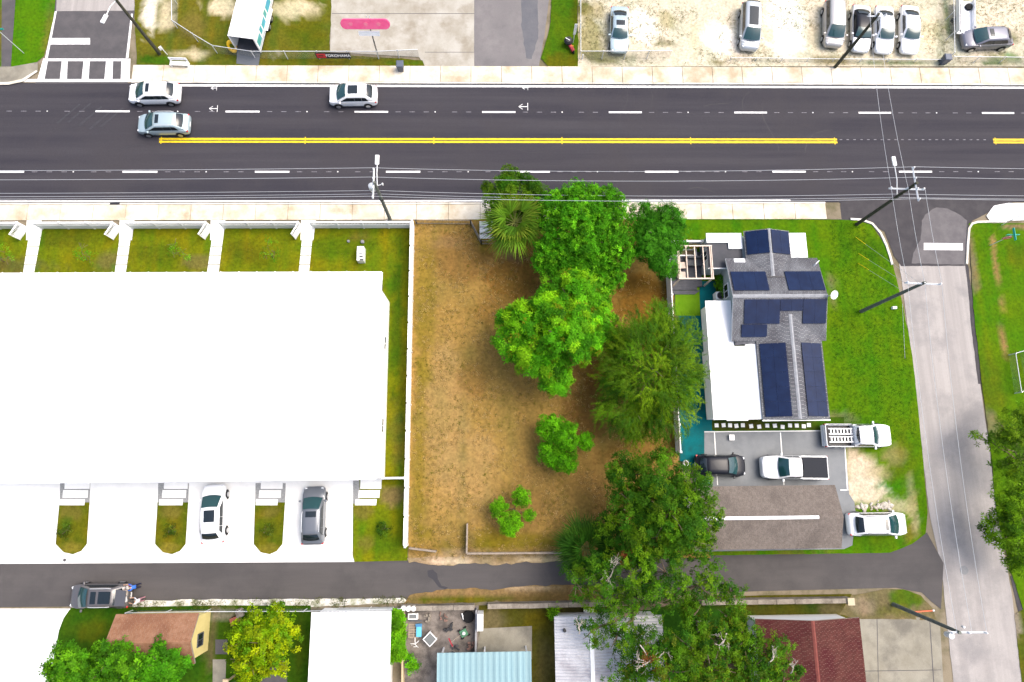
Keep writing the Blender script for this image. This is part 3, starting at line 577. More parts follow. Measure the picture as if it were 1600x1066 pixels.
for k in range(5):
    x = -5.2 - 8.6 * k
    MB().b2(x - 1.3, x + 1.3, -.36, -.3, .1, 2.4).build('garage_door', M_whitep, th); MB().b2(x + 2.2, x + 3.1, -.36, -.3, .1, 2.2).build('door', M_whitep, th)
    if k: MB().b2(G(60 + 140 * (4 - k) - 12, 430).x + 9.64, G(60 + 140 * (4 - k) + 6, 430).x + 9.64, 15.16, 15.22, .1, 2.2).build('door', M_whitep, th)
for y in (4., 11.): window(th, (0.0, y, 2.0), 1.2, 1.1, (1, 0))
for k, (x0, x1) in enumerate(((100, 140), (255, 293), (406, 441), (561, 595))):
    ep = kind(bpy.data.objects.new('entry_path', None), 'structure'); C.objects.link(ep)
    for i, (ya, yb, dx) in enumerate(((744, 764, 3), (766, 778, 0), (780, 789.5, -5))):
        q = [(x0 + dx, ya), (x1 + dx - 1, ya), (x1 + dx - 2, yb), (x0 + dx - 1, yb)]
        MB().prism([g2(*p) for p in q], .02, .115).build('slab', M_white_conc, ep)
b = MB().box((0, 0, .45), (.62, 1.35, .9)); o = thing('meter_cabinet', 'white utility cabinet with dark slots on the front lawn', 'cabinet', G(566, 401)); b.build('body', M_whitep, o, bevel=.03)
for i in range(3): MB().b2(-.12 + .05 * i, .2 + .05 * i, -.1 - .28 * i, .02 - .28 * i, .9, .915).build('slot', M_black, o)
MB().b2(-.33, .33, -.02, .02, .9, .92).build('seam', M_galv, o)
tag(MB().lathe([(.17, 0), (.17, .25), (.12, .3)], 10).build('grey_riser', mat('grey_pvc', (.2, .2, .21), amt=.1), None, G(567, 379)), 'grey capped pipe riser beside the white cabinet', 'pipe')
tag(MB().lathe([(.13, 0), (.13, .2), (.1, .25)], 10).build('grey_riser', mat('grey_pvc', (.2, .2, .21)), None, G(545, 378)), 'short grey pipe riser alone on the lawn near the picket fence', 'pipe')

# --- corner house with solar roof
hs = thing('corner_house', 'grey-shingled corner house with navy solar panels and white flat roofs', 'house', (0, 0, 0))
gable_wall(hs, 'x', 20.35, 27.75, 11.1, 17.9, 3.0, 3.9, M_wallb)
mr = gable(hs, 'x', 20.0, 28.1, 10.8, 18.2, 3.0, 4.1, M_sh_grey, M_ridge)
gable_wall(hs, 'y', 22.4, 27.4, 4.4, 11.3, 2.95, 3.5, M_wallb)
sr = gable(hs, 'y', 22.1, 27.72, 4.12, 13.0, 3.0, 3.72, M_sh_grey, M_ridge)
gable_wall(hs, 'y', 22.1, 25.5, 17.9, 20.4, 2.9, 3.4, M_wallb)
fr = gable(hs, 'y', 21.8, 25.82, 16.4, 20.72, 2.98, 3.62, M_sh_grey, M_ridge)
zN = lambda x, y: 3 + 1.1 * (18.2 - y) / 3.7; zS = lambda x, y: 3 + 1.1 * (y - 10.8) / 3.7
zW = lambda x, y: 3 + .72 * (x - 22.1) / 2.81; zE = lambda x, y: 3 + .72 * (27.72 - x) / 2.81
zfw = lambda x, y: 2.98 + .64 * (x - 21.8) / 2.01; zfe = lambda x, y: 2.98 + .64 * (25.82 - x) / 2.01
solar(mr, zN, 20.15, 23.2, 15.0, 16.85, 3, 1); solar(mr, zN, 24.85, 28.0, 15.0, 16.85, 3, 1)
solar(mr, zS, 20.95, 24.0, 12.2, 14.2, 3, 1); solar(mr, zS, 24.02, 25.95, 13.25, 14.2, 2, 1); solar(mr, zS, 25.97, 27.98, 12.2, 14.2, 2, 1); solar(mr, zS, 20.75, 22.95, 11.12, 12.16, 2, 1)
solar(sr, zW, 22.27, 24.3, 4.35, 10.55, 2, 5); solar(sr, zE, 25.65, 27.55, 4.35, 10.55, 2, 5)
solar(fr, zfw, 21.9, 23.68, 18.5, 20.62, 2, 1); solar(fr, zfe, 23.95, 25.72, 18.5, 20.62, 2, 1)
MB().b2(23.35, 24.75, 15.0, 15.05, 3.86, 3.93).build('conduit', M_black, mr); MB().b2(23.3, 24.8, 16.3, 16.34, 3.58, 3.64).build('conduit', M_black, mr)
MB().slab([(20.7, 18.15, 3.08), (21.65, 18.15, 3.08), (21.65, 17.8, 3.18), (20.7, 17.8, 3.18)], .06).build('roof_flashing', M_white, mr)
# flat roofs
MB().b2(25.9, 27.5, 18.4, 20.68, 2.5, 2.62).build('flat_roof', M_white, hs, bevel=.02)
MB().prism([(18.58, 19.8), (20.5, 19.8), (20.5, 19.22), (21.75, 19.22), (21.75, 20.68), (18.58, 20.68)], 2.5, 2.63).build('flat_roof', M_white, hs, bevel=.02)
MB().prism([(18.65, 17.52), (20.4, 17.52), (20.4, 18.0), (21.74, 18.0), (21.74, 19.2), (20.48, 19.2), (20.48, 19.78), (18.65, 19.78)], 2.36, 2.48).build('flat_roof', M_darkroof, hs)
MB().b2(18.62, 20.35, 17.44, 17.5, 2.3, 2.5).build('fascia', M_whitep, hs)
MB().b2(18.75, 22.0, 17.6, 20.5, 0, 2.34).build('wall', M_wallb, hs); MB().b2(25.55, 27.3, 18.0, 20.4, 0, 2.45).build('wall', M_wallb, hs)
window(hs, (18.75, 18.9, 1.2), 1.0, 2.0, (-1, 0), name='door'); window(hs, (20.35, 15.6, 1.7), 1.3, 1.1, (-1, 0)); window(hs, (20.35, 13.2, 1.7), .9, 1.0, (-1, 0))
# patio cover: white insulated panels
for i, (x0, x1, y1) in enumerate(((18.1, 19.2, 14.5), (19.21, 20.3, 14.5), (20.31, 21.2, 10.45), (21.21, 22.1, 10.62))):
    MB().slab([(x0, 4.2, 2.55 + .06 * i), (x1, 4.2, 2.60 + .06 * i), (x1, y1, 2.60 + .06 * i), (x0, y1, 2.55 + .06 * i)], .1).build('patio_roof_panel', M_white, hs)
MB().b2(18.3, 22.0, 4.4, 10.4, 0, 2.38).b2(18.45, 20.3, 10.4, 14.3, 0, 2.38).build('wall', M_wallw, hs)
MB().slab([(20.32, 10.5, 2.82), (22.1, 10.66, 2.86), (22.1, 11.2, 3.02), (20.32, 11.2, 2.96)], .05).build('lean_to_roof', M_sh_grey, hs)
MB().b2(19.2, 21.0, 4.1, 4.17, 2.5, 2.58).build('gutter', M_galv, hs)
MB().b2(22.05, 27.77, 4.02, 4.10, 2.86, 2.99).build('gutter', M_galv, hs)
# dish and small mast on the east gable
d = thing('satellite_dish', 'white satellite dish on the east end of the solar roof ridge', 'satellite dish', (28.25, 14.45, 4.05))
Mx = Matrix.Rotation(R_(18), 3, 'Y') @ Matrix.Rotation(R_(24), 3, 'X')
MB().lathe([(.05, -.02), (.22, .03), (.36, .10), (.38, .115), (.34, .105), (.18, .04), (.02, .01)], 20, (.1, 0, .5), M=Mx).build('reflector', M_whitep, d, smooth=True); MB().tube([(-.1, 0, 0), (0, 0, .4), (.1, 0, .5)], .025, 6).build('mast', M_galv, d); MB().tube([(.1, -.4, .55), (.2, -.1, .85)], .015, 5).build('feed_arm', M_galv, d)
d = thing('roof_vent_pipe', 'small white leaning vent pipe on the north-east roof corner', 'vent', (27.6, 17.4, 3.2)); MB().tube([(0, 0, 0), (.05, .1, .35), (.3, .35, .5)], [.05, .05, .045], 7).build('pipe', M_whitep, d); MB().box((-.4, -.3, .02), (.7, .12, .05), .2).build('base', M_galv, d)
d = thing('air_conditioner', 'white outdoor air conditioner beside the teal floor', 'air conditioner', G(1121, 466)); MB().box((0, 0, .45), (.85, .75, .9)).build('casing', M_whitep, d, bevel=.05); MB().lathe([(.33, .9), (.33, .93), (.05, .94)], 16).build('fan_grille', M_black, d)
d = thing('wall_unit', 'tan box unit against the white patio wall', 'box', G(1104, 489)); MB().box((0, 0, .4), (.42, 1.0, .8)).build('casing', mat('tan_metal', (.42, .30, .26), amt=.1), d, bevel=.03); MB().b2(-.2, .2, -.02, .02, .8, .82).build('seam', M_oldwood, d)
# pergola, deck and planter
pg = thing('pergola', 'pale timber pergola frame over the dark deck', 'pergola', (17.45, 18.0, 0))
for x in (-1.42, 1.42):
    for y in (-1.48, 1.48): MB().b2(x - .06, x + .06, y - .06, y + .06, .25, 2.5).build('post', M_wood, pg)
for y in (-1.5, 1.5): MB().b2(-1.56, 1.56, y - .055, y + .055, 2.5, 2.66).build('beam', M_wood, pg)
for x in (-1.5, -1.38, -.75, .0, .75, 1.36, 1.5): MB().b2(x - .04, x + .04, -1.44, 1.44, 2.51, 2.64).build('rafter', M_wood, pg)
dk = kind(bpy.data.objects.new('deck', None), 'structure'); C.objects.link(dk)
n = 24
for i in range(n):
    y0 = 16.15 + i * .15; MB().b2(15.75, 18.7 - (.5 if i < 2 else 0), y0, y0 + .14, .12, .26).build('deck_board', M_darkdeck, dk)
MB().prism([(15.75, 15.75), (18.0, 15.75), (18.5, 16.12), (15.75, 16.12)], .05, .18).build('deck_step', M_darkdeck, dk)
pl = thing('planter', 'long white planter box with shrubs at the back of the deck', 'planter', (17.1, 19.55, 0)); MB().b2(-1.3, 1.2, -.3, -.18, .05, .62).b2(-1.3, 1.2, .28, .4, .05, .62).b2(-1.3, -1.18, -.18, .28, .05, .62).b2(1.08, 1.2, -.18, .28, .05, .62).build('box', M_whitep, pl, bevel=.015); MB().b2(-1.17, 1.07, -.17, .27, .1, .5).build('soil', M_bark, pl)
for k, (px, py, lab) in enumerate(((1064, 416, 'pale cushioned deck chair nearer the planter'), (1064, 431, 'pale cushioned deck chair nearer the turf rug'))):
    ch = thing('deck_chair', lab, 'chair', (*g2(px, py, .4), .26), 0, 'chairs on the deck'); MB().b2(-.3, .35, -.3, .3, .3, .42).build('seat', M_wood, ch, bevel=.03); MB().b2(-.42, -.3, -.3, .3, .3, .85).build('backrest', M_wood, ch, bevel=.03)
    for x in (-.3, .3):
        for y in (-.26, .26): MB().b2(x - .03, x + .03, y - .03, y + .03, 0, .3).build('leg', M_walld, ch)
ch = thing('lounge_sofa', 'dark cushioned sofa on the deck under the pergola', 'sofa', (*g2(1088, 410, .4), .26)); MB().b2(-.95, .95, -.4, .35, .08, .42).build('seat', M_walld, ch, bevel=.04); MB().b2(-.95, .95, .22, .42, .42, .8).build('backrest', M_walld, ch, bevel=.04)
for s in (-1, 1): MB().b2(s * .95 - .09, s * .95 + .09, -.4, .42, .1, .62).build('armrest', M_walld, ch, bevel=.03)
# stepping stones and bits on the pad
sp = MB().b2(-.17, .17, -.17, .17, .06, .125); sb = kind(bpy.data.objects.new('stepping_stones', None), 'structure'); C.objects.link(sb); s0 = sp.build('stone', M_white_conc, sb, bevel=.01); first = True
for px in (1119, 1130, 1140, 1150, 1160, 1173, 1185.5, 1198, 1210, 1222, 1233.5, 1244, 1255, 1263):
    p = G(px, 666 + random.uniform(-1.5, 1.5))
    if first: s0.location = (p.x, p.y, 0); first = False
    else: share(s0, sb, (p.x, p.y, 0), random.uniform(-.15, .15))
o = thing('plastic_crate', 'white plastic tub standing on the grey parking pad', 'tub', G(1142, 684, .09)); MB().b2(-.2, .2, -.22, .22, 0, .26).build('body', M_whitep, o, bevel=.03); MB().b2(-.215, .215, -.235, .235, .26, .29).build('lid', M_whitep, o)
o = thing('green_bin', 'green lidded bin by the white fence behind the black car', 'bin', G(1097, 752)); MB().box((0, 0, .45), (.6, .6, .9)).build('body', mat('green_plastic', (.05, .22, .12), amt=.1), o, bevel=.04); MB().box((0, 0, .93), (.68, .68, .08)).build('lid', mat('green_plastic', (.05, .22, .12)), o, bevel=.03)
o = thing('white_globe_pot', 'small round white pot at the south end of the east fence', 'pot', G(1070, 724)); MB().lathe([(.1, 0), (.24, .12), (.27, .3), (.22, .46), (.18, .46), (.2, .3)], 14).build('pot', M_whitep, o, smooth=True); MB().lathe([(.0, .38), (.18, .40), (.1, .5)], 10).build('soil', M_bark, o)
# --- garage
gr = thing('garage', 'long garage with brown shingle roof and white ridge strip', 'garage', (0, 0, 0))
gable_wall(gr, 'x', 15.9, 27.4, -5.9, -1.55, 2.5, 3.2, M_wallb)
grf = gable(gr, 'x', 15.6, 27.75, -6.22, -1.24, 2.6, 3.45, M_sh_brown, M_ridge, cap=False, trimm=M_oldwood)
MB().add([(16.4, -3.86, 3.46), (25.75, -3.86, 3.46), (25.75, -3.73, 3.53), (16.4, -3.73, 3.53), (25.75, -3.60, 3.46), (16.4, -3.60, 3.46)], [(0, 1, 2, 3), (3, 2, 4, 5)]).build('ridge_vent', M_white, grf)
# --- houses and sheds south of the alley
xe, xw = G(311, 958, 2.6).x, G(181, 961, 2.6).x; yn = G(245, 959, 2.6).y; yr = G(303, 1003, 3.7).y; ys = 2 * yr - yn
tc = thing('terracotta_cottage', 'cream cottage with terracotta shingle roof beside the round trees', 'house', (0, 0, 0))
gable_wall(tc, 'x', xw + .4, xe - .15, ys + .35, yn - .3, 2.5, 3.6, M_cream); gable(tc, 'x', xw, xe, ys, yn, 2.6, 3.72, M_sh_terra, M_sh_terra, trimm=M_oldwood)
window(tc, (xe - .15, G(315, 1000, 1.8).y, 1.7), 1.0, 1.0, (1, 0), fm=M_walld)
def metal_shed(name, label, x0, x1, y0, y1, z0, z1, m, wall, pw, ribs):
    """lean-to roof from separate ribbed sheets; z0 at y0 end, z1 at y1 end (panels side by side along x)"""
    o = thing(name, label, 'shed', (0, 0, 0)); [MB().b2(px_ - .06, px_ + .06, py_ - .06, py_ + .06, 0, min(z0, z1) - .06).build('post', M_whitep, o) for px_ in (x0 + .3, (x0 + x1) / 2, x1 - .3) for py_ in (y1 - .35, y1 - 4, y1 - 8)] if wall is None else MB().b2(x0 + .25, x1 - .25, y0 + .25, y1 - .25, 0, min(z0, z1) - .12).build('wall', wall, o)
    n = int(round((x1 - x0) / pw)); w = (x1 - x0) / n; pr = None
    for i in range(n):
        if pr is None:
            b = MB(); k = ribs * 4; top = []
            for j in range(k + 1):
                u = j / k * w; h = .0 if j % 4 in (1, 2) else .035; top.append((u, h))
            for (u, h), (u2, h2) in zip(top, top[1:]): b.add([(u, y0, z0 + h), (u2, y0, z0 + h2), (u2, y1, z1 + h2), (u, y1, z1 + h), (u, y0, z0 - .05), (u2, y0, z0 - .05), (u2, y1, z1 - .05), (u, y1, z1 - .05)], [(0, 1, 2, 3), (4, 7, 6, 5), (0, 4, 5, 1), (3, 2, 6, 7)])
            pr = b.build('roof_sheet', m, o, (x0, 0, 0), normals=False)
        else: share(pr, o, (x0 + i * w, 0, random.uniform(-.008, .012)))
    return o
metal_shed('white_shed', 'large white ribbed metal roof shed behind the yellow-green tree', -14.5, -8.35, -26, -10.42, 3.3, 3.0, M_white, M_wallw, .62, 2)
metal_shed('aqua_shed', 'pale aqua ribbed metal roof shed at the bottom edge', -4.76, 2.48, -26, -13.5, 3.3, 3.0, mat('aqua_roof', (.20, .31, .335), (.17, .28, .31), s=.4, fine=6, amt=.04, rough=.5, spec=.2, rnd=.08), None, .45, 1)
cg = thing('corrugated_shed', 'grey corrugated metal roof shed half under the oak', 'shed', (0, 0, 0)); cx0, cxr, cx1 = 4.32, G(925, 1010, 3.3).x, G(1035, 963, 3).x
MB().b2(cx0 + .3, cx1 - .3, -26, -11.3, 0, 2.8).build('wall', M_wallw, cg)
Mc = mat('corrugated_zinc', (.40, .40, .42), (.50, .50, .52), s=.8, stretch=(.3, 2, 1), fine=10, amt=.12, rough=.45, metal=.2, c3=(.30, .29, .31), s3=.5)
for xa_, xb_, za, zb in ((cx0, cxr - .12, 2.95, 3.25), (cxr + .12, cx1, 3.25, 2.95)):
    b = MB(); N_ = 66
    for j in range(N_):
        y0, y1 = -11.0 - j * .225, -11.0 - (j + .5) * .225; y2 = -11.0 - (j + 1) * .225
        b.add([(xa_, y0, za + .03), (xb_, y0, zb + .03), (xb_, y1, zb - .03), (xa_, y1, za - .03), (xb_, y2, zb + .03), (xa_, y2, za + .03)], [(0, 1, 2, 3), (3, 2, 4, 5)])
    b.build('roof_sheet', Mc, cg, normals=False)
MB().b2(cxr - .16, cxr + .16, -25.8, -11, 3.27, 3.33).build('ridge_cap', M_galv, cg); MB().lathe([(.13, 3.05), (.13, 3.4), (.07, 3.42)], 10, (*g2(882, 985, 3.2), 0)).build('roof_vent', M_black, cg)
rd = thing('red_roof_house', 'house with dark red shingle roof and lighter east slope', 'house', (0, 0, 0))
gable_wall(rd, 'y', 20.5, 28.0, -26, -11.75, 2.85, 3.7, M_wallw); gable(rd, 'y', 20.1, 28.36, -26, -11.42, 3.0, 3.95, M_sh_red, M_ridge_red, trimm=M_oldwood)

# ================================================================ fences and walls
def vinyl(name, label, p0, p1, h, lower=None, step=2.4, rail=.16):
    p0, p1 = Vector(p0), Vector(p1); L_ = (p1 - p0).length; a_ = math.atan2(p1.y - p0.y, p1.x - p0.x); o = thing(name, label, 'fence', (p0.x, p0.y, 0), a_)
    n = max(1, round(L_ / step)); w = L_ / n; pr = None
    for i in range(n + 1):
        if pr is None: pr = MB().b2(-.075, .075, -.075, .075, 0, h + .1).add([(-.1, -.1, h + .1), (.1, -.1, h + .1), (.1, .1, h + .1), (-.1, .1, h + .1), (0, 0, h + .2)], [(0, 1, 4), (1, 2, 4), (2, 3, 4), (3, 0, 4)]).build('post', M_whitep, o)
        else: share(pr, o, (i * w, 0, 0))
    pp = rp = kp = None; hp = lower or h
    for i in range(n):
        if pp is None:
            pp = MB().b2(.08, w - .08, -.03, .03, .08, hp).build('panel', M_whitep, o); rp = MB().b2(.08, w - .08, -rail / 2, rail / 2, h - .06, h + .06).build('rail', M_whitep, o)
            if lower:
                k = MB(); q = int((w - .2) / .125)
                for j in range(q): x = .1 + (j + .5) * (w - .2) / q; k.b2(x - .028, x + .028, -.02, .02, hp, h - .06)
                kp = kind(k.build('pickets', M_whitep, o), 'stuff')
        else:
            share(pp, o, (i * w, 0, 0)); share(rp, o, (i * w, 0, 0))
            if kp: share(kp, o, (i * w, 0, 0))
    return o
yF = G(400, 357).y
gx = [G(x, 357).x for x in (45, 68, 190, 209, 332, 352, 473, 491)]
runs = [(-62, gx[0], 'left of the first garden gate, at the left edge'), (gx[1], gx[2], 'between the first and second garden gates'), (gx[3], gx[4], 'between the second and third garden gates'), (gx[5], gx[6], 'between the third and fourth garden gates'), (gx[7], -7.57, 'from the fourth gate to the brown plot')]
for x0, x1, lb in runs: vinyl('picket_fence', 'white picket-top fence ' + lb, (x0, yF, 0), (x1, yF, 0), 1.45, .85)['group'] = 'front picket fences'
for k, nm in enumerate(('first', 'second', 'third', 'fourth')):
    sheet('gate_pad', [(px_ + d_, py_) for px_ in ((45, 190, 332, 473)[k],) for d_, py_ in ((-2, 345), (21, 345), (17, 376), (-3, 376))], .108, M_white_conc)
    x = gx[2 * k]; gt = thing('garden_gate', 'open white garden gate, %s from the left' % nm, 'gate', (x, yF - .05, 0), R_(-118), 'open garden gates')
    MB().b2(.05, 1.15, -.03, .03, .1, 1.0).build('panel', M_whitep, gt); b = MB()
    for j in range(8): b.b2(.1 + j * .135, .155 + j * .135, -.02, .02, .85, 1.4)
    kind(b.build('pickets', M_whitep, gt), 'stuff'); MB().b2(.0, 1.2, -.05, .05, 1.38, 1.48).build('rail', M_whitep, gt); MB().b2(.0, .06, -.04, .04, .08, 1.4).build('stile', M_whitep, gt); MB().b2(1.14, 1.2, -.04, .04, .08, 1.4).build('stile', M_whitep, gt); MB().b2(1.05, 1.1, -.07, .07, .95, 1.0).build('latch', M_black, gt)
vinyl('vinyl_fence', 'long white vinyl fence on the west side of the brown plot', (-7.57, yF, 0), (-7.57, -5.75, 0), 1.75, rail=.30)
vinyl('vinyl_fence', 'short white fence joining the white town-house to the long fence', (-9.55, G(620, 747, 1).y, 0), (-7.75, G(620, 747, 1).y, 0), 1.7, step=1.8)
vinyl('vinyl_fence', 'white vinyl fence between the brown plot and the corner house', (15.5, 19.9, 0), (15.42, 1.6, 0), 1.6, rail=.08)
vinyl('vinyl_fence', 'white fence behind the planter north of the pergola', (15.6, 20.25, 0), (18.5, 20.25, 0), 1.75, step=1.45)
def chain(name, label, pts, h, step=2.6):
    P = [Vector((*g2(*p), 0)) for p in pts]; o = thing(name, label, 'fence', P[0]); b = MB(); r = MB(); pst = None
    for A, B in zip(P, P[1:]):
        a_, c_ = A - P[0], B - P[0]; b.add([a_ + Vector((0, 0, .05)), c_ + Vector((0, 0, .05)), c_ + Vector((0, 0, h)), a_ + Vector((0, 0, h))], [(0, 1, 2, 3)]); r.tube([a_ + Vector((0, 0, h)), c_ + Vector((0, 0, h))], .03, 6)
        n = max(1, round((B - A).length / step))
        for i in range(n):
            q = a_.lerp(c_, i / n)
            if pst is None: pst = MB().tube([(0, 0, 0), (0, 0, h + .08)], .04, 7).build('post', M_galv, o, q)
            else: share(pst, o, q)
    b.build('mesh', M_chain, o, normals=False); r.build('top_rail', M_galv, o); return o
chain('chain_link_fence', 'chain-link fence bending round the trailer lot to the pink sign', [(277, -30), (278, 45), (310, 66), (340, 84), (400, 93), (500, 93), (592, 93), (655, 90)], 1.25)
chain('chain_link_fence', 'chain-link fence round the corner of the sandy car lot', [(905, -30), (905, 93), (975, 93), (1045, 92)], 1.3)
chain('chain_link_fence', 'chain-link fence beside the row of parked cars', [(1478, 95), (1476, -30)], 1.3)
chain('chain_link_fence', 'low chain-link fence behind the grey crossover in the sandy lot', [(1480, 98), (1640, 100)], 1.0)
chain('chain_link_fence', 'chain-link fence along the front of the sandy car lot', [(1140, 95), (1300, 97), (1470, 98)], .5)
chain('chain_link_fence', 'grey mesh fence along the white gravel strip by the alley', [(208, 953.5), (330, 951.5), (480, 951), (630, 947)], 1.1)
chain('chain_link_fence', 'green wire pen on the east lawn by the street trees', [(1575, 555), (1584, 615), (1602, 605), (1592, 550), (1575, 555)], .9)
def bars(name, label, pts, h, m, step=.13):
    P = [Vector((*g2(*p), 0)) for p in pts]; o = thing(name, label, 'fence', P[0]); b = MB()
    for A, B in zip(P, P[1:]):
        a_, c_ = A - P[0], B - P[0]; MB().tube([a_ + Vector((0, 0, h)), c_ + Vector((0, 0, h))], .035, 5).build('rail', m, o); MB().tube([a_ + Vector((0, 0, .15)), c_ + Vector((0, 0, .15))], .03, 5).build('rail', m, o)
        n = max(1, int((B - A).length / step))
        for i in range(n): q = a_.lerp(c_, (i + .5) / n); b.box(q + Vector((0, 0, h / 2)), (.03, .03, h))
        for q in (a_, c_): MB().b2(q.x - .05, q.x + .05, q.y - .05, q.y + .05, 0, h + .1).build('post', m, o)
    kind(b.build('bars', m, o), 'stuff'); return o
M_iron = mat('old_iron', (.16, .15, .13), (.24, .22, .19), s=3, fine=20, amt=.2, rough=.8)
bars('iron_fence', 'grey iron bar fence on the north edge of the brown plot', [(651, 350), (736, 351), (752, 382), (776, 382)], 1.0, M_iron)
stp = thing('entry_steps', 'worn white concrete steps beside the fan palm', 'steps', G(762, 360))
for i in range(3): MB().b2(-.75, .55, -.85 + i * .55, -.33 + i * .55, 0, .12 + .09 * i).build('step', M_white_conc, stp, bevel=.015)
def boards(name, label, pts, h, m=M_oldwood):
    P = [Vector((*g2(*p), 0)) for p in pts]; o = thing(name, label, 'fence', P[0])
    for A, B in zip(P, P[1:]):
        a_, c_ = A - P[0], B - P[0]; d = (c_ - a_); an = math.atan2(d.y, d.x); n = max(1, round(d.length / 2.2))
        for i in range(n):
            q = a_.lerp(c_, (i + .5) / n)
            for z in (.3, .62, .94):
                if z < h: MB().box(q + Vector((0, 0, z)), (d.length / n - .02, .05, .22), an).build('board', m, o)
            MB().box(q + Vector((0, 0, h)), (d.length / n - .01, .14, .05), an).build('cap_rail', m, o)
        for i in range(n + 1): q = a_.lerp(c_, i / n); MB().box(q + Vector((0, 0, h / 2)), (.1, .1, h + .04), an).build('post', m, o)
    return o
boards('timber_fence', 'short weathered timber rail at the foot of the white fence', [(642, 855), (682, 860)], .95)
boards('timber_fence', 'L-shaped weathered timber fence beside the alley by the sapling', [(731, 818), (730, 863), (884, 862)], 1.0)
def bwall(label, pts, h=1.05, t=.32):
    P = [Vector((*g2(*p), 0)) for p in pts]; o = thing('block_wall', label, 'wall', P[0], 0, 'block walls along the alley'); d = P[1] - P[0]; an = math.atan2(d.y, d.x); n = max(1, round(d.length / 1.6))
    for i in range(n):
        hh = h + random.uniform(-.05, .05); q = d * ((i + .5) / n); MB().box(q + Vector((0, 0, hh / 2)), (d.length / n - .012, t, hh), an).build('wall_section', M_block, o, bevel=.02)
        MB().box(q + Vector((0, 0, hh + .04)), (d.length / n - .02, t + .06, .08), an + random.uniform(-.01, .01)).build('coping', M_block, o, bevel=.015)
bwall('weathered block wall beside the junk yard', [(646, 947), (742, 945)]); bwall('weathered block wall north of the grassy back yard running under the oak', [(762, 944), (948, 940)]); bwall('pale block wall by the red-roofed house', [(1090, 938), (1318, 935)])
o = thing('wall_pillar', 'square capped pillar ending the pale block wall', 'pillar', G(1318, 936)); MB().b2(-.22, .22, -.22, .22, 0, 1.15).build('shaft', M_block, o); MB().b2(-.29, .29, -.29, .29, 1.15, 1.25).build('cap', mat('tan_cap', (.42, .36, .24), amt=.1), o, bevel=.02)
boards('timber_fence', 'tan timber fence between the hedge and the junk yard', [(633, 952), (632, 1066)], 1.3, mat('tan_timber', (.48, .38, .24), (.4, .31, .2), s=3, fine=20, amt=.15, rough=.9))
boards('timber_fence', 'grey timber fence between the junk yard and the back lawn', [(745, 950), (744, 1018)], 1.1, mat('grey_timber', (.30, .30, .31), (.24, .24, .25), s=3, fine=20, amt=.15, rough=.9))

# ================================================================ utility poles and wires
def lamp_arm(o, base, tip):
    a_, b_ = Vector(base), Vector(tip); MB().tube([a_, a_.lerp(b_, .5) + Vector((0, 0, .15)), b_], .04, 6).build('lamp_arm', M_galv, o)
    d = (b_ - a_).normalized(); an = math.atan2(d.y, d.x); lh = MB().box(b_ + d * .35, (.85, .34, .14), an).build('lamp_head', M_whitep, o, bevel=.05); MB().box(b_ + d * .4 - Vector((0, 0, .09)), (.5, .24, .05), an).build('lens', M_lamp, lh)
def arm(o, a_, b_, n=3):
    a_, b_ = Vector(a_), Vector(b_); MB().tube([a_, b_], .075, 4).build('crossarm', M_galv, o)
    for i in range(n): MB().lathe([(.05, 0), (.085, .06), (.05, .12), (.075, .17), (.03, .24)], 8, a_.lerp(b_, .04 + .92 * i / (n - 1)) + Vector((0, 0, .05))).build('insulator', M_whitep, o, smooth=True)
def upole(label, px, h, lean=(0, 0), m=M_pole, r=.17):
    p = G(*px); o = thing('utility_pole', label, 'utility pole', (p.x, p.y, 0), 0, 'utility poles'); MB().tube([(0, 0, -.1), (lean[0] * .5, lean[1] * .5, h * .5), (lean[0], lean[1], h)], [r, r * .85, r * .68], 10).build('pole', m, o, smooth=True); return o, p
pA, A0 = upole('grey utility pole with transformer and street lamp by the picket fence', (610, 344), 8.0, m=M_poleg)
arm(pA, (-.12, -1.3, 7.75), (-.12, 1.3, 7.75), 4); lamp_arm(pA, (.05, .1, 7.0), (.05, 1.9, 7.35)); MB().lathe([(.24, 0), (.27, .05), (.27, .75), (.2, .83), (.05, .86)], 14, (-.42, .15, 6.3)).build('transformer', M_galv, pA, smooth=True)
MB().lathe([(.05, 0), (.08, .3), (.05, .34)], 8, (.5, .25, 6.9)).build('fuse_cutout', M_whitep, pA); MB().tube([(0, .1, 7.1), (.5, .25, 7.1)], .03, 5).build('bracket', M_galv, pA); MB().lathe([(.21, 0), (.21, .12)], 10, (0, 0, 4.7)).build('cable_clamp', M_black, pA)
pB, B0 = upole('dark timber utility pole with two crossarms at the street corner', (1338, 351), 8.9, (.12, .05)); arm(pB, (.15, -1.45, 8.7), (.05, 1.5, 8.7), 4); arm(pB, (-1.5, .1, 7.7), (1.45, 0, 7.7), 3); lamp_arm(pB, (0, .1, 6.4), (-.15, 2.6, 6.8))
pC, C0 = upole('leaning grey-green utility pole on the corner house lawn', (1345, 487), 8.8, (.25, .15), m=M_poleg); arm(pC, (-1.2, .2, 8.55), (1.65, .05, 8.55), 3)
pD, D0 = upole('utility pole with one-sided crossarm by the concrete drive', (1395, 944), 7.8, (.15, -.5), m=M_poleg); arm(pD, (-.5, -.5, 7.6), (2.2, -.55, 7.6), 3); MB().lathe([(.2, 0), (.22, .6), (.05, .66)], 12, (-.1, -.85, 6.6)).build('transformer', M_galv, pD); MB().lathe([(.06, 0), (.09, .3), (.05, .34)], 8, (.7, -.2, 7.2)).build('fuse_cutout', M_whitep, pD)
pE, E0 = upole('dark utility pole with street lamp near the ladder crossing', (250, 85), 8.2); lamp_arm(pE, (0, 0, 7.4), (-.6, -1.6, 7.5)); arm(pE, (-.9, 0, 7.95), (.9, 0, 7.95), 3)
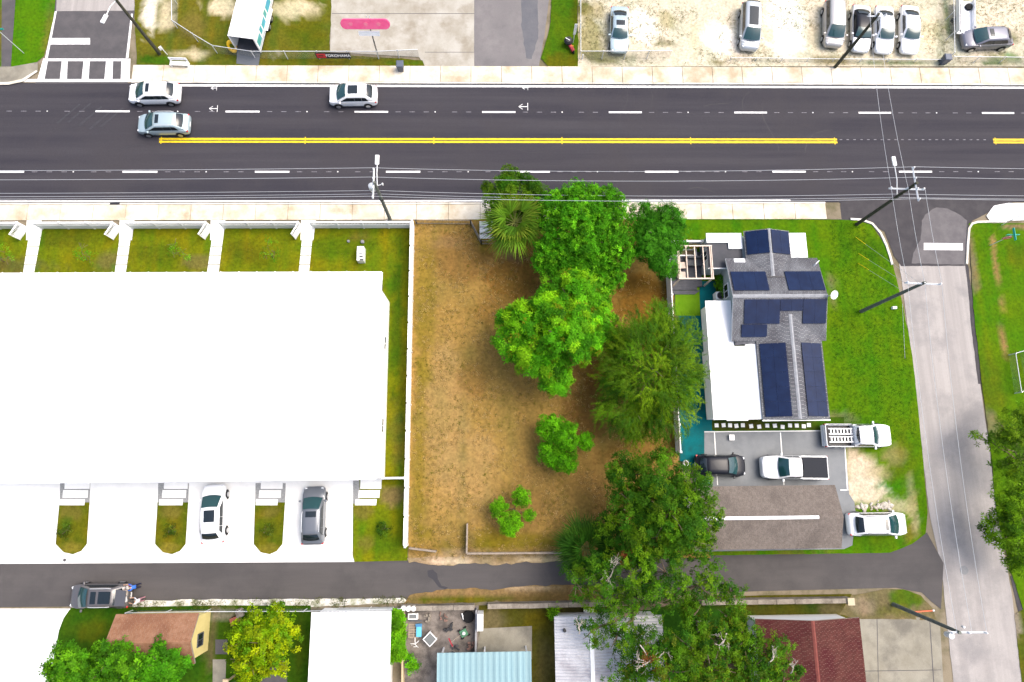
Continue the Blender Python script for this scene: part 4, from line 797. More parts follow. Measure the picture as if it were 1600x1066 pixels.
pF, F0 = upole('dark utility pole in front of the parked white sedans', (1304, 106), 7.6, (.05, .1)); MB().lathe([(.2, 0), (.22, .6), (.05, .66)], 12, (.35, .25, 6.7)).build('transformer', M_galv, pF); arm(pF, (-.8, .1, 7.3), (.8, .1, 7.3), 3)
def wire(label, a_, b_, sag, r=.014, grp='overhead wires'):
    a_, b_ = Vector(a_), Vector(b_); P = []
    for i in range(17):
        t = i / 16; p = a_.lerp(b_, t); p.z -= sag * 4 * t * (1 - t); P.append(p)
    return tag(MB().tube(P, r, 5).build('overhead_wire', M_wire, None), label, 'wire', grp)
XL, XR = -80., 85.
for nm, ya, za, yb, zb in (('northernmost roadside wire', 1.25, 8.0, 1.4, 8.95), ('second roadside wire from the north', .45, 8.0, .5, 8.95), ('third roadside wire from the north', -1.2, 8.0, -1.35, 8.95), ('upper cable nearest the south pavement', .15, 6.1, .15, 6.5), ('lower cable nearest the south pavement', .12, 5.5, .12, 5.9)):
    wire(nm + ', left of the grey pole', (XL, A0.y + ya, za), (A0.x - .1, A0.y + ya, za), .5); wire(nm + ', between the grey pole and the corner pole', (A0.x - .1, A0.y + ya, za), (B0.x + .1, B0.y + yb, zb), .75); wire(nm + ', right of the corner pole', (B0.x + .1, B0.y + yb, zb), (XR, B0.y + yb, zb), .6)
for nm, xb, xc in (('west', -1.4, -1.1), ('middle', 0., .25), ('east', 1.4, 1.6)):
    wire(nm + ' wire from the corner pole to the leaning pole', (B0.x + xb, B0.y, 7.9), (C0.x + xc, C0.y + .1, 8.75), .1)
    wire(nm + ' wire above the pale cross street', (C0.x + xc, C0.y + .1, 8.75), (D0.x + xc * .8 + .8, D0.y - .5, 7.8), .45)
    wire(nm + ' wire crossing the main road', (B0.x + xb, B0.y, 7.9), (F0.x + xb * .5, F0.y + .1, 7.5), .3) if nm != 'east' else None
for k, (g0, z, nm) in enumerate((((1336, 370), 8.4, 'northernmost'), ((1341, 396), 7.4, 'middle'), ((1340, 411), 6.2, 'southernmost'))):
    a_ = G(*g0); b_ = Vector((C0.x + .2, C0.y + .1, z)); gw = thing('guy_wire', '%s yellow-sleeved guy wire on the corner lawn' % nm, 'guy wire', (a_.x, a_.y, 0), 0, 'guy wires on the corner lawn'); d = b_ - Vector((a_.x, a_.y, 0)); MB().tube([(0, 0, 0), d], .012, 5).build('cable', M_wire, gw); MB().tube([d * .01, d * .01 + d.normalized() * 1.9], .035, 6).build('sleeve', mat('yellow_plastic', (.62, .50, .0), amt=.05), gw)
tag(MB().tube([G(1410, 475, .1), G(1414, 560, .1)], .012, 5).build('ground_cable', M_wire), 'thin cable lying along the lawn edge by the street', 'cable')
tag(MB().b2(-.2, .2, -.12, .12, 0, .35).build('utility_pedestal', M_whitep, None, G(1395, 482), bevel=.03), 'small white utility pedestal at the lawn edge', 'pedestal')
# tall marker wire/post on the east lawn
tag(MB().tube([G(1564, 352), G(1564, 352) + Vector((0, 0, 5.2))], [.03, .025], 6).build('thin_post', M_galv), 'thin tall post behind the teal street signs', 'post')

# ================================================================ vehicles
SPEC = dict(sedan=dict(W=1.84, H=1.45, belt=.93, hood=.80, ws=.27, rf=.42, rr=.70, rb=.86, deck=.98),
            hatch=dict(W=1.80, H=1.48, belt=.93, hood=.82, ws=.21, rf=.40, rr=.80, rb=.95, deck=.96),
            suv=dict(W=1.90, H=1.64, belt=1.02, hood=.92, ws=.20, rf=.39, rr=.80, rb=.935, deck=1.0),
            van=dict(W=1.95, H=1.75, belt=1.05, hood=.95, ws=.15, rf=.33, rr=.90, rb=.975, deck=1.02),
            pickup=dict(W=1.98, H=1.82, belt=1.13, hood=1.06, ws=.24, rf=.355, rr=.55, rb=.59, deck=1.10))
def vehicle(label, front, rear, kd, pm, glass=None, roof=None, sunroof=None, rails=False, tonneau=False, ladders=False, z=.02, width=1., cat=None, pano=False, open_hatch=False, grp=None, plate=True):
    sp = SPEC[kd]; a_, b_ = G(front[0], front[1], .55), G(rear[0], rear[1], .55); L = (a_ - b_).length; ce = (a_ + b_) / 2; yaw = math.atan2(a_.y - b_.y, a_.x - b_.x)
    nm = {'sedan': 'sedan', 'hatch': 'hatchback', 'suv': 'suv', 'van': 'minivan', 'pickup': 'pickup_truck'}[kd]
    o = thing(nm, label, cat or {'sedan': 'car', 'hatch': 'car', 'suv': 'SUV', 'van': 'minivan', 'pickup': 'pickup truck'}[kd], (ce.x, ce.y, z), yaw, grp)
    gl = glass or M_glass; hw = sp['W'] * width / 2; X = lambda u: L * (.5 - u)
    ws, rf, rr, rb, belt, hood, H, deck = (sp[k] for k in ('ws', 'rf', 'rr', 'rb', 'belt', 'hood', 'H', 'deck'))
    bend = .985 if kd != 'pickup' else rb
    st = [(0, .66, .40, .60), (.012, .80, .30, hood - .16), (.04, .90, .24, hood - .06), (.10, .965, .22, hood), (ws * .7, 1, .22, (hood + belt) / 2 + .02), (ws + .03, 1, .22, belt), (.5, 1.0, .22, belt + .01), (rr, 1, .22, belt + .02)]
    if kd == 'pickup': st += [(rb, 1, .24, belt + .0)]
    else: st += [(min(rb, .93), .985, .23, deck), (.965, .95, .27, deck - .03), (.99, .88, .34, deck - .14), (1, .76, .42, deck - .34)]
    vs = []; n = 0
    for u, wf, zb, zt in st:
        w = hw * wf; h = zt - zb; half = [(w * .80, zb), (w * .95, zb + .07), (w * .985, zb + .18 * h + .05), (w, zb + .5 * h), (w * .985, zb + .78 * h), (w * .95, zt - .04), (w * .86, zt), (w * .45, zt + .025)]
        ring = [(X(u), y, zz) for y, zz in half] + [(X(u), -y, zz) for y, zz in half[::-1]]; n = len(ring); vs += ring
    m = len(st); fs = [(i * n + k, i * n + (k + 1) % n, (i + 1) * n + (k + 1) % n, (i + 1) * n + k) for i in range(m - 1) for k in range(n)] + [tuple(range(n)), tuple(range((m - 1) * n, m * n))[::-1]]
    MB().add(vs, fs).build('body', pm, o, smooth=True)
    # cabin shell
    hb, hr = hw * .93, hw * .74
    rm = roof or pm
    cst = [(ws - .01, hb * .96, belt + .01, hb * .9), (ws + (rf - ws) * .5, hb, (belt + H) / 2 + .04, hw * .84), (rf, hb, H - .05, hr), (rf + .05, hb, H - .01, hr), ((rf + rr) / 2, hb, H, hr), (rr - .06, hb, H - .025, hr * .97), (rr, hb * .99, H - .075, hr * .92), (rb, hb * .93, deck + .02, hb * .82)]
    vs = []
    for u, bw, zt, rw in cst:
        half = [(bw, belt - .05), (bw, min(belt + .02, zt)), (rw + .05, max(belt + .02, zt - .10)), (rw - .03, max(belt + .02, zt - .02)), (rw * .5, zt + .02)]
        ring = [(X(u), y, zz) for y, zz in half] + [(X(u), -y, zz) for y, zz in half[::-1]]; n = len(ring); vs += ring
    m = len(cst); fs = [(i * n + k, i * n + (k + 1) % n, (i + 1) * n + (k + 1) % n, (i + 1) * n + k) for i in range(m - 1) for k in range(n)] + [tuple(range(n)), tuple(range((m - 1) * n, m * n))[::-1]]
    MB().add(vs, fs).build('cabin', rm, o, smooth=True)
    def pane(name, u0, z0, w0, u1, z1, w1, bow, mt, off=.025, parent=o):
        b = MB(); nu, nv = 8, 4; V = []
        for j in range(nv + 1):
            t = j / nv; x = X(u0) + (X(u1) - X(u0)) * t; zz = z0 + (z1 - z0) * t + .05 * math.sin(math.pi * t); w = w0 + (w1 - w0) * t
            for i in range(nu + 1):
                s_ = -1 + 2 * i / nu; c_ = 1 - s_ * s_; V.append((x + bow * c_ * (1 - .6 * t), s_ * w, zz + .04 * c_ + off))
        b.add(V, [(j * (nu + 1) + i, j * (nu + 1) + i + 1, (j + 1) * (nu + 1) + i + 1, (j + 1) * (nu + 1) + i) for j in range(nv) for i in range(nu)])
        return b.build(name, mt, parent, smooth=True)
    pane('windshield', ws + .002, belt + .06, hb * .88, rf - .004, H - .05, hr * .93, .12, gl, .05)
    rg = M_glassd if gl is M_glass else gl
    pane('rear_window', rb - (.008 if kd == 'sedan' else .03), deck + (.06 if kd == 'sedan' else .18), hb * .76, rr + .012, H - .08, hr * .82, -.08, rg)
    for s_ in (-1, 1):
        def sidew(u0b, u0t, u1b, u1t):
            P = []
            for u, t in ((u0b, .10), (u1b, .10), (u1t, .86), (u0t, .86)): y = (hb + .012) * (1 - t) + (hr + .062) * t; P.append((X(u), s_ * (y + .012), belt + .02 + (H - .12 - belt) * t))
            b = MB().add(P, [(0, 1, 2, 3)]); b.add([(p[0], p[1] - s_ * .015, p[2]) for p in P], [(3, 2, 1, 0)]); b.build('side_window', M_glassd, o, normals=False)
        span = rr - rf
        if kd == 'pickup': sidew(ws + .045, rf + .015, (rf + rr) / 2 - .004, (rf + rr) / 2 - .004); sidew((rf + rr) / 2 + .006, (rf + rr) / 2 + .006, rr - .005, rr - .012)
        else:
            mB = rf + span * .40; sidew(ws + .06, rf + .015, mB - .002, mB - .002)
            if kd in ('suv', 'van'): mC = rf + span * .76; sidew(mB + .002, mB + .002, mC - .002, mC - .002); sidew(mC + .004, mC + .004, rr + .035, rr - .02)
            else: sidew(mB + .002, mB + .002, rr + (rb - rr) * .3, rr - .012)
        mi_ = MB().box((X(ws + .05), s_ * (hw + .10), belt + .1), (.16, .22, .15)).build('mirror', pm, o, bevel=.04)
        MB().box((X(.05), s_ * hw * .72, hood - .115), (.30, hw * .20, .12), -s_ * .30).build('headlight', M_lamp, o, bevel=.03)
        if kd == 'pickup': MB().box((X(.992), s_ * hw * .93, .85), (.06, .14, .36)).build('taillight', M_tail, o)
        else: MB().box((X(.968), s_ * hw * .82, deck - .16), (.16, .26, .15), s_ * .3).build('taillight', M_tail, o, bevel=.03)
        for u in (.185, .80):
            wr = .34 if kd in ('suv', 'van') else (.39 if kd == 'pickup' else .32); Mw = Matrix.Rotation(R_(90), 3, 'X')
            MB().lathe([(wr + .07, -.012), (wr + .07, .012)], 18, (X(u), s_ * (hw - .012), wr + .02), M=Mw).build('wheel_arch', M_black, o)
            wh = MB().lathe([(wr - .1, -.11), (wr, -.07), (wr, .07), (wr - .1, .11)], 18, (X(u), s_ * (hw - .06), wr), M=Mw).build('wheel', M_tyre, o, smooth=True)
            rm_ = MB().lathe([(wr * .66, -.012), (wr * .6, .012), (.08, .02)], 10, (X(u), s_ * (hw + .055), wr), M=Mw).build('rim', M_rim, wh)
        if rails: MB().tube([(X(rf + .03), s_ * (hr - .02), H + .03), (X(rf + .08), s_ * hr, H + .09), (X(rr - .1), s_ * hr, H + .09), (X(rr - .03), s_ * (hr - .02), H + .02)], .022, 5).build('roof_rail', M_black if pm is P_white else M_galv, o)
    MB().box((X(.006), 0, .55), (.05, hw * 1.1, .16)).build('grille', M_black, o, bevel=.02)
    if kd != 'pickup' and plate: MB().box((X(1.0) - .01, 0, .62), (.02, .5, .14)).build('number_plate', M_whitep, o)
    def top(u0, u1, wf, mt, name='sunroof'):
        V = []
        for u in (u0, (u0 + u1) / 2, u1):
            for q in (-1, -.5, 0, .5, 1): V.append((X(u), q * hr * wf, H + .028 + .006 - .012 * q * q))
        MB().add(V, [(j * 5 + i, j * 5 + i + 1, (j + 1) * 5 + i + 1, (j + 1) * 5 + i) for j in range(2) for i in range(4)]).build(name, mt, o)
    if sunroof: top(rf + sunroof[0], rf + sunroof[1], .62, M_glassd)
    if pano: top(rf + .05, rf + .14, .66, M_glassd); top(rf + .18, rf + .38, .66, M_glassd)
    if kd == 'pickup':
        x0, x1 = X(rb + .003), X(.985); zc = 1.08
        for s_ in (-1, 1): MB().b2(x1, x0, s_ * hw * .93 - .07, s_ * hw * .93 + .07, .35, zc).build('bed_side', pm, o, bevel=.04)
        MB().b2(X(.998), X(.985) - .002, -hw * .93, hw * .93, .42, zc - .01).build('tailgate', pm, o, bevel=.03); MB().b2(x1, x0, -hw * .85, hw * .85, .40, .62).build('bed_floor', M_black, o)
        MB().b2(X(1.016), X(1.0), -hw * .9, hw * .9, .38, .55).build('bumper', M_galv, o, bevel=.02)
        if tonneau: MB().b2(x1 + .03, x0 - .05, -hw * .86, hw * .86, zc + .0, zc + .05).build('tonneau_cover', mat('tonneau_vinyl', (.026, .028, .034), amt=.08, fine=10, rough=.8), o, bevel=.03)
        if ladders:
            for yb in (-.34, .34):
                ld = MB().b2(x1 + .15, x0 - .05, yb - .27, yb - .18, 1.1, 1.16).build('ladder', M_whitep, o)
                MB().b2(x1 + .15, x0 - .05, yb + .18, yb + .27, 1.1, 1.16).build('stile', M_whitep, ld)
                for i in range(7): t = x1 + .35 + i * (x0 - x1 - .55) / 6; MB().b2(t - .055, t + .055, yb - .18, yb + .18, 1.105, 1.15).build('rung', M_whitep, ld)
            for s_ in (-1, 1): MB().tube([(x1 + .1, s_ * hw * .9, zc), (x1 + .1, s_ * hw * .9, zc + .35), (x0 - .1, s_ * hw * .9, zc + .35), (x0 - .1, s_ * hw * .9, zc)], .03, 6).build('rack_bar', M_black, o)
    return o, L
RG = 'vehicles driving on the main road'
vehicle('white crossover in the curb lane beside the ladder crossing', (203, 148), (283, 147), 'suv', P_white, sunroof=(.03, .10), grp=RG, plate=True)
vehicle('silver-blue crossover driving just above the end of the yellow line', (217, 196), (298, 195), 'suv', P_bluesil, sunroof=(.03, .10), rails=True, grp=RG)
vehicle('white coupe-like crossover with large sunroof below the pink sign', (515, 151), (590, 150), 'suv', P_silver if False else paint('pearl_white', (.66, .67, .68)), sunroof=(.04, .24), grp=RG)
LG = 'cars parked in the sandy lot'
vehicle('pale blue-silver sedan parked alone near the lot corner fence', (967, 83), (967.5, 13), 'sedan', P_bluesil, sunroof=(.06, .17), grp=LG)
vehicle('silver minivan parked alone in the middle of the sandy lot', (1170, 79), (1172, 8), 'van', P_silver, pano=False, sunroof=(.05, .45), grp=LG)
vehicle('taupe minivan at the left end of the parked row', (1301, 74), (1301, 5), 'van', P_taupe, grp=LG)
vehicle('silver sedan with black roof, second in the parked row', (1344, 82), (1343.5, 11), 'sedan', paint('pale_silver', (.55, .57, .6), .2), roof=P_black, grp=LG)
vehicle('white sedan with plain white roof, third in the parked row', (1380, 84), (1379, 13), 'sedan', P_white, grp=LG)
vehicle('white sedan at the right end of the parked row', (1420, 84.5), (1419, 12), 'sedan', paint('pure_white', (.80, .80, .80)), glass=M_glass, grp=LG)
vehicle('lavender-grey crossover parked sideways at the right edge of the lot', (1502, 64), (1578, 61), 'suv', P_lav, sunroof=(.04, .12), grp=LG)
DG = 'cars on the white drive'
vehicle('white crossover with large sunroof on the white drive', (337, 757), (335, 849), 'suv', P_white, sunroof=(.04, .24), z=.07, grp=DG)
vehicle('mid-grey crossover with roof rails on the white drive', (493, 760), (490, 851), 'suv', P_mgrey, sunroof=(.03, .13), rails=True, z=.07, grp=DG)
HG = 'vehicles parked at the corner house'
vehicle('small black hatchback on the grey pad by the teal floor', (1163, 728), (1085, 727), 'hatch', P_black, z=.09, grp=HG)
vehicle('white pickup truck with black bed cover on the grey pad', (1187, 730), (1289, 731), 'pickup', P_white, tonneau=True, z=.09, grp=HG)
vehicle('white work pickup carrying two white ladders', (1388, 681), (1285, 681), 'pickup', P_white, ladders=True, z=.09, grp=HG)
vehicle('white crossover with sunroof parked beside the garage', (1413, 818), (1322, 819), 'suv', P_white, sunroof=(.02, .07), z=.09, rails=True, grp=HG)
ca, _L = vehicle('grey crossover with raised tailgate parked in the alley', (113, 931), (206, 930), 'suv', paint('warm_grey', (.105, .098, .10), .3), pano=True, z=.03, rails=True, grp='vehicles in the alley')
MB().slab([(-_L * .36, -.62, 1.72), (-_L * .36, .62, 1.72), (-_L * .36 - .95, .58, 2.02), (-_L * .36 - .95, -.58, 2.02)], .06).build('raised_tailgate', paint('warm_grey', (.105, .098, .10)), ca)
for k, y in enumerate((-.3, .25)): MB().box((-_L * .45, y, 1.18), (.4, .42, .3), .3 * k).build('luggage', M_whitep if k else mat('parcel_tan', (.5, .42, .34)), ca, bevel=.05)

# enclosed trailer with open rear and printed side
tr0, tr1 = G(389, 80, .4), G(412, -15, .4); dv = (tr1 - tr0); yaw = math.atan2(dv.y, dv.x); TL, TW = 8.2, 2.45
tr = thing('cargo_trailer', 'white box trailer with open rear end and blue-green side graphics', 'trailer', (tr0.x, tr0.y, 0), yaw)
for nm, bx in (('floor', (0, TL, -TW / 2, TW / 2, .45, .55)), ('side_wall', (0, TL, TW / 2 - .06, TW / 2, .55, 2.4)), ('side_wall', (0, TL, -TW / 2, -TW / 2 + .06, .55, 2.4)), ('front_wall', (TL - .06, TL, -TW / 2 + .06, TW / 2 - .06, .55, 2.4)), ('roof', (-.02, TL + .02, -TW / 2 - .02, TW / 2 + .02, 2.4, 2.46))):
    MB().b2(*bx).build(nm, M_whitep if nm != 'floor' else M_darkdeck, tr)
MB().b2(-.03, .03, -TW / 2 - .02, -TW / 2 + .1, .45, 2.47).build('frame_post', M_whitep, tr); MB().b2(-.03, .03, TW / 2 - .1, TW / 2 + .02, .45, 2.47).build('frame_post', M_whitep, tr)
MB().slab([(0, -TW / 2 + .1, .46), (0, TW / 2 - .1, .46), (-1.3, TW / 2 - .15, .08), (-1.3, -TW / 2 + .15, .08)], .05).build('ramp_door', mat('ramp_grey', (.09, .10, .115), amt=.15), tr)
M_gb = mat('graphic_blue', (.06, .30, .45), (.05, .36, .34), s=1.2, amt=.05); M_gt = mat('graphic_teal', (.06, .30, .25), (.1, .35, .4), s=1.5, amt=.05)
for x0, x1, z0, z1, mt in ((.2, 1.2, .95, 1.75, M_gt), (1.4, 1.9, 1.2, 1.9, M_gb), (2.1, 3.0, 1.0, 1.7, M_gb), (3.15, 3.7, 1.15, 1.85, M_gt), (3.9, 5.2, 1.0, 1.8, M_gb), (5.4, 6.9, 1.0, 1.9, M_gt)):
    MB().b2(x0, x1, -TW / 2 - .008, -TW / 2 - .001, z0, z1).build('printed_graphic', mt, tr)
MB().b2(.1, TL - .1, -TW / 2 - .012, -TW / 2 - .002, .72, .84).build('printed_stripe', mat('graphic_grey', (.28, .36, .42), amt=.05), tr)
for s_ in (-1, 1):
    MB().b2(2.2, 4.6, s_ * (TW / 2 + .13) - .13, s_ * (TW / 2 + .13) + .13, .72, .78).build('mudguard', M_whitep, tr)
    for x in (2.9, 3.8): wh = MB().lathe([(.28, -.1), (.36, -.06), (.36, .06), (.28, .1)], 14, (x, s_ * (TW / 2 + .12), .36), M=Matrix.Rotation(R_(90), 3, 'X')).build('wheel', M_tyre, tr); MB().lathe([(.2, -.01), (.06, .02)], 10, (x, s_ * (TW / 2 + .235), .36), M=Matrix.Rotation(R_(90), 3, 'X')).build('rim', M_rim, wh)
MB().tube([(TL, 0, .5), (TL + 1.2, 0, .5)], .06, 6).build('drawbar', M_galv, tr)
b = MB(); R0, r0 = .42, .17; V = []
for i in range(20):
    for j in range(8): t, q = 2 * math.pi * i / 20, 2 * math.pi * j / 8; V.append(((R0 + r0 * math.cos(q)) * math.cos(t) * .75, (R0 + r0 * math.cos(q)) * math.sin(t) * 1.1, r0 * math.sin(q)))
b.add(V, [(i * 8 + j, ((i + 1) % 20) * 8 + j, ((i + 1) % 20) * 8 + (j + 1) % 8, i * 8 + (j + 1) % 8) for i in range(20) for j in range(8)])
o = b.build('inflatable_ring', mat('bright_yellow', (.72, .48, .0), (.66, .36, .0), s=2, amt=.03, rough=.4), None, G(367, 80) + Vector((0, 0, .7)), smooth=True); o.rotation_euler = (R_(60), 0, R_(30)); tag(o, 'bright yellow ring leaning on the open trailer', 'ring')
# small white open trailer behind the lavender crossover
st_ = thing('flat_trailer', 'white wedge-sided trailer with spare wheel behind the lavender-grey crossover', 'trailer', G(1500, 34), R_(82)); MB().b2(-1.9, 1.9, -.8, .8, .5, .6).build('bed', M_whitep, st_); MB().b2(-1.9, 1.9, .74, .8, .6, 1.1).build('side_board', M_whitep, st_); MB().b2(-1.9, 1.9, -.8, -.74, .6, 1.1).build('side_board', M_whitep, st_); MB().b2(-1.7, 1.5, .3, .42, .6, .64).build('tie_slot', M_darkdeck, st_)
wh = MB().lathe([(.2, -.1), (.36, -.08), (.38, .0), (.36, .08), (.2, .1)], 16, (1.2, -.4, .72)).build('spare_wheel', M_tyre, st_); MB().lathe([(.2, .02), (.04, .04)], 10, (1.2, -.4, .76)).build('rim', M_oldwood, wh)
for s_ in (-1, 1): MB().lathe([(.24, -.09), (.3, 0), (.24, .09)], 14, (-.2, s_ * .92, .3), M=Matrix.Rotation(R_(90), 3, 'X')).build('wheel', M_tyre, st_)
# ================================================================ signs and street things
ps_ = thing('pink_sign', 'long rounded pink-red sign on a thin dark pole', 'sign', G(592, 92)); MB().tube([(0, 0, 0), (0, 0, 2.3), (0, 0, 4.6)], [.07, .07, .05], 8).build('pole', M_iron, ps_)
M3 = Matrix.Translation((-.35, .1, 4.9)) @ Matrix.Rotation(R_(62), 4, 'X'); V = []
for i in range(24): t = 2 * math.pi * i / 24; V.append((.47 * math.cos(t) + (1.75 if math.cos(t) > 0 else -1.75), .47 * math.sin(t)))
fc = MB().prism(V, -.08, .08).build('sign_board', M_pink, ps_, bevel=.03); fc.matrix_local = M3
for x in (-1.3, .05, 1.2):
    V2 = [(x + (.18 + .05 * math.sin(5 * q)) * math.cos(q), .02 + .16 * math.sin(q)) for q in [2 * math.pi * i / 14 for i in range(14)]]; MB().prism(V2, .081, .09).build('emblem', mat('faded_pink', (.68, .17, .25), amt=.05), fc)
rb_ = MB().b2(-1.0, .9, -.04, .04, -1.0, -.55).build('lower_panel', M_whitep, ps_); rb_.matrix_local = Matrix.Translation((-.1, .05, 4.75)) @ Matrix.Rotation(R_(-20), 4, 'X')
for dx in (-.12, .12): MB().tube([(dx, .1, 4.6), (dx, .45, 5.6)], .03, 6).build('brace', M_galv, ps_)
bn = thing('tyre_banner', 'black YOKOHAMA banner on the chain-link fence', 'banner', G(524.5, 93.5)); fc = MB().b2(-1.7, 1.6, -.14, -.10, .4, 1.25).build('panel', mat('banner_black', (.02, .022, .024), amt=.05), bn)
text_mesh('YOKOHAMA', .42, M_whitep, bn, Matrix.Translation((.40, -.145, .82)) @ Matrix.Rotation(R_(90), 4, 'X') @ Matrix.Diagonal((1., 1.25, 1., 1.)), bold=.012); MB().b2(-1.6, -.75, -.152, -.142, .5, 1.12).build('red_emblem', M_red, bn); MB().box((-1.2, -.157, .82), (.45, .008, .14), 0).build('emblem_stroke', mat('banner_black', (.02, .022, .024)), bn)
def street_sign(label, px, h, stop, names):
    p = G(*px); o = thing('street_sign', label, 'sign', p); MB().tube([(0, 0, 0), (0, 0, h)], .035, 7).build('post', M_galv, o)
    for k, an in enumerate(names): MB().box((0, 0, h + .12 + .2 * k), (1.15, .03, .22), an).build('name_blade', M_teals, o)
    if stop:
        V = [(.38 * math.cos(R_(22.5 + 45 * i)), .38 * math.sin(R_(22.5 + 45 * i))) for i in range(8)]; s_ = MB().prism(V, -.01, .01).build('stop_plate', M_red, o); s_.matrix_local = Matrix.Translation((-.05, -.06, h - .5)) @ Matrix.Rotation(R_(90), 4, 'X')
        V = [(.40 * math.cos(R_(22.5 + 45 * i)), .40 * math.sin(R_(22.5 + 45 * i))) for i in range(8)]; b_ = MB().prism(V, -.02, -.012).build('stop_rim', M_whitep, s_)
        text_mesh('STOP', .25, M_whitep, s_, Matrix.Translation((0, 0, .012)), bold=.008)
street_sign('teal crossed street-name blades above a red stop sign', (1546, 384), 2.7, True, (0., R_(90)))
street_sign('teal crossed street-name blades on a thin post, top left corner', (38, 84), 3.4, False, (R_(4), R_(94)))
def wheelie(label, px, m, rz=0., tipped=False):
    o = thing('trash_bin', label, 'bin', G(*px), rz); b = MB(); s0, s1 = .26, .33; b.add([(-s0, -s0, .06), (s0, -s0, .06), (s0, s0, .06), (-s0, s0, .06), (-s1, -s1, 1.0), (s1, -s1, 1.0), (s1, s1, 1.0), (-s1, s1, 1.0)], [(3, 2, 1, 0), (4, 5, 6, 7), (0, 1, 5, 4), (1, 2, 6, 5), (2, 3, 7, 6), (3, 0, 4, 7)]); b.build('body', m, o, bevel=.03)
    MB().add([(-.36, -.38, 1.0), (.36, -.38, 1.0), (.36, .36, 1.04), (-.36, .36, 1.04), (-.3, -.32, 1.09), (.3, -.32, 1.09), (.3, .3, 1.12), (-.3, .3, 1.12)], [(3, 2, 1, 0), (4, 5, 6, 7), (0, 1, 5, 4), (1, 2, 6, 5), (2, 3, 7, 6), (3, 0, 4, 7)]).build('lid', m, o, bevel=.02)
    for s_ in (-1, 1): MB().lathe([(.1, -.03), (.12, 0), (.1, .03)], 10, (s_ * .25, .3, .12), M=Matrix.Rotation(R_(90), 3, 'Y')).build('wheel', M_black, o)
    MB().tube([(-.25, .4, .95), (.25, .4, .95)], .02, 6).build('handle', M_black, o); return o
M_bbin = mat('navy_plastic', (.07, .085, .12), amt=.1, fine=10, rough=.5)
wheelie('dark blue wheeled bin on the pavement edge below the pink sign', (627, 110), M_bbin); wheelie('dark blue wheeled bin before the sandy lot fence', (1471, 99), M_bbin, R_(90))
bc = thing('bus_bench', 'white slatted bench on the grass by the road', 'bench', G(283, 102), R_(-2))
for i in range(3): MB().b2(-.85, .85, -.32 + i * .15, -.20 + i * .15, .42, .47).build('seat_slat', M_whitep, bc)
for i in range(2): MB().b2(-.85, .85, .16, .2, .55 + i * .2, .72 + i * .2).build('back_slat', M_whitep, bc)
for x in (-.78, .78): MB().b2(x - .06, x + .06, -.3, .2, 0, .42).build('leg', M_whitep, bc, bevel=.02); MB().b2(x - .05, x + .05, .12, .18, .42, .92).build('back_post', M_whitep, bc)
mk = thing('white_marker', 'small tilted white marker post near the white bench', 'post', G(262, 86)); MB().tube([(0, 0, 0), (-.1, .05, 1.0)], .04, 6).build('post', M_whitep, mk); MB().box((-.2, .05, .95), (.3, .05, .45), .7).build('plate', M_whitep, mk)
mk = thing('narrow_sign', 'narrow white sign panel on a post by the lot fence', 'sign', G(895, 68)); MB().tube([(0, 0, 0), (0, 0, 2.4)], .04, 6).build('post', M_galv, mk); MB().b2(-.13, .13, -.06, -.03, 1.4, 2.9).build('panel', M_whitep, mk)
mk = thing('scooter', 'parked black and red scooter on the grass by the lot fence', 'scooter', G(889, 74), R_(118)); MB().lathe([(.05, .45), (.38, .5), (.44, .72), (.3, .92), (.05, .96)], 14, (.25, .0, 0)).build('seat_box', M_black, mk, smooth=True); MB().box((-.35, 0, .42), (.9, .34, .26)).build('body', mat('dark_red', (.28, .015, .03), amt=.08), mk, bevel=.06); MB().tube([(-.75, 0, .5), (-.6, 0, 1.0), (-.55, .28, 1.02)], .03, 6).build('handlebar', mat('orange_plastic', (.6, .22, .02), amt=.05), mk); MB().box((.3, .1, .965), (.5, .06, .02), .5).build('white_stripe', M_whitep, mk)
for x in (-.75, .45): MB().lathe([(.2, -.06), (.25, 0), (.2, .06)], 14, (x, 0, .25), M=Matrix.Rotation(R_(90), 3, 'X')).build('wheel', M_tyre, mk)
mk = thing('white_bollard', 'short white bollard at the corner of the sandy lot fence', 'bollard', G(909.5, 93)); MB().lathe([(.06, 0), (.06, .75), (.04, .8)], 8).build('shaft', M_whitep, mk); MB().lathe([(.065, .5), (.065, .6)], 8).build('band', M_galv, mk)
for k, (px, py, lb) in enumerate(((102, 875, 'left'), (267, 875, 'middle'), (407, 873.5, 'right'))): tag(MB().lathe([(.13, 0), (.13, .03), (.02, .035)], 10).build('valve_cover', M_galv if k else M_greyst, None, (*g2(px, py), .07)), 'small round utility cover at the drive edge, %s one' % lb, 'cover', 'utility covers on the white drive')
# ---- junk yard
def jk(name, label, cat, px, rz=0.): return thing(name, label, cat, (*g2(*px), .055), rz)
o = jk('folding_table', 'small square table with grey top and white rim in the junk yard', 'table', (673, 996), R_(45)); MB().b2(-.42, .42, -.42, .42, .55, .58).build('rim', M_whitep, o); MB().b2(-.35, .35, -.35, .35, .582, .60).build('top', mat('grey_laminate', (.13, .14, .14), amt=.15), o)
for x in (-.36, .36):
    for y in (-.36, .36): MB().b2(x - .02, x + .02, y - .02, y + .02, 0, .55).build('leg', M_whitep, o)
o = jk('push_mower', 'green push mower with long handle in the junk yard', 'lawn mower', (725, 988), R_(28)); MB().b2(-.3, .3, -.28, .28, .15, .3).build('deck', mat('mower_green', (.06, .19, .10), amt=.1), o, bevel=.05); MB().lathe([(.14, .3), (.14, .45), (.08, .5)], 10).build('engine', M_galv, o); MB().tube([(-.3, .0, .25), (-1.15, 0, .85)], .025, 6).build('handle', M_oldwood, o); MB().b2(-1.2, -1.1, -.35, .35, .82, .9).build('grip', mat('dark_red', (.28, .015, .03)), o)
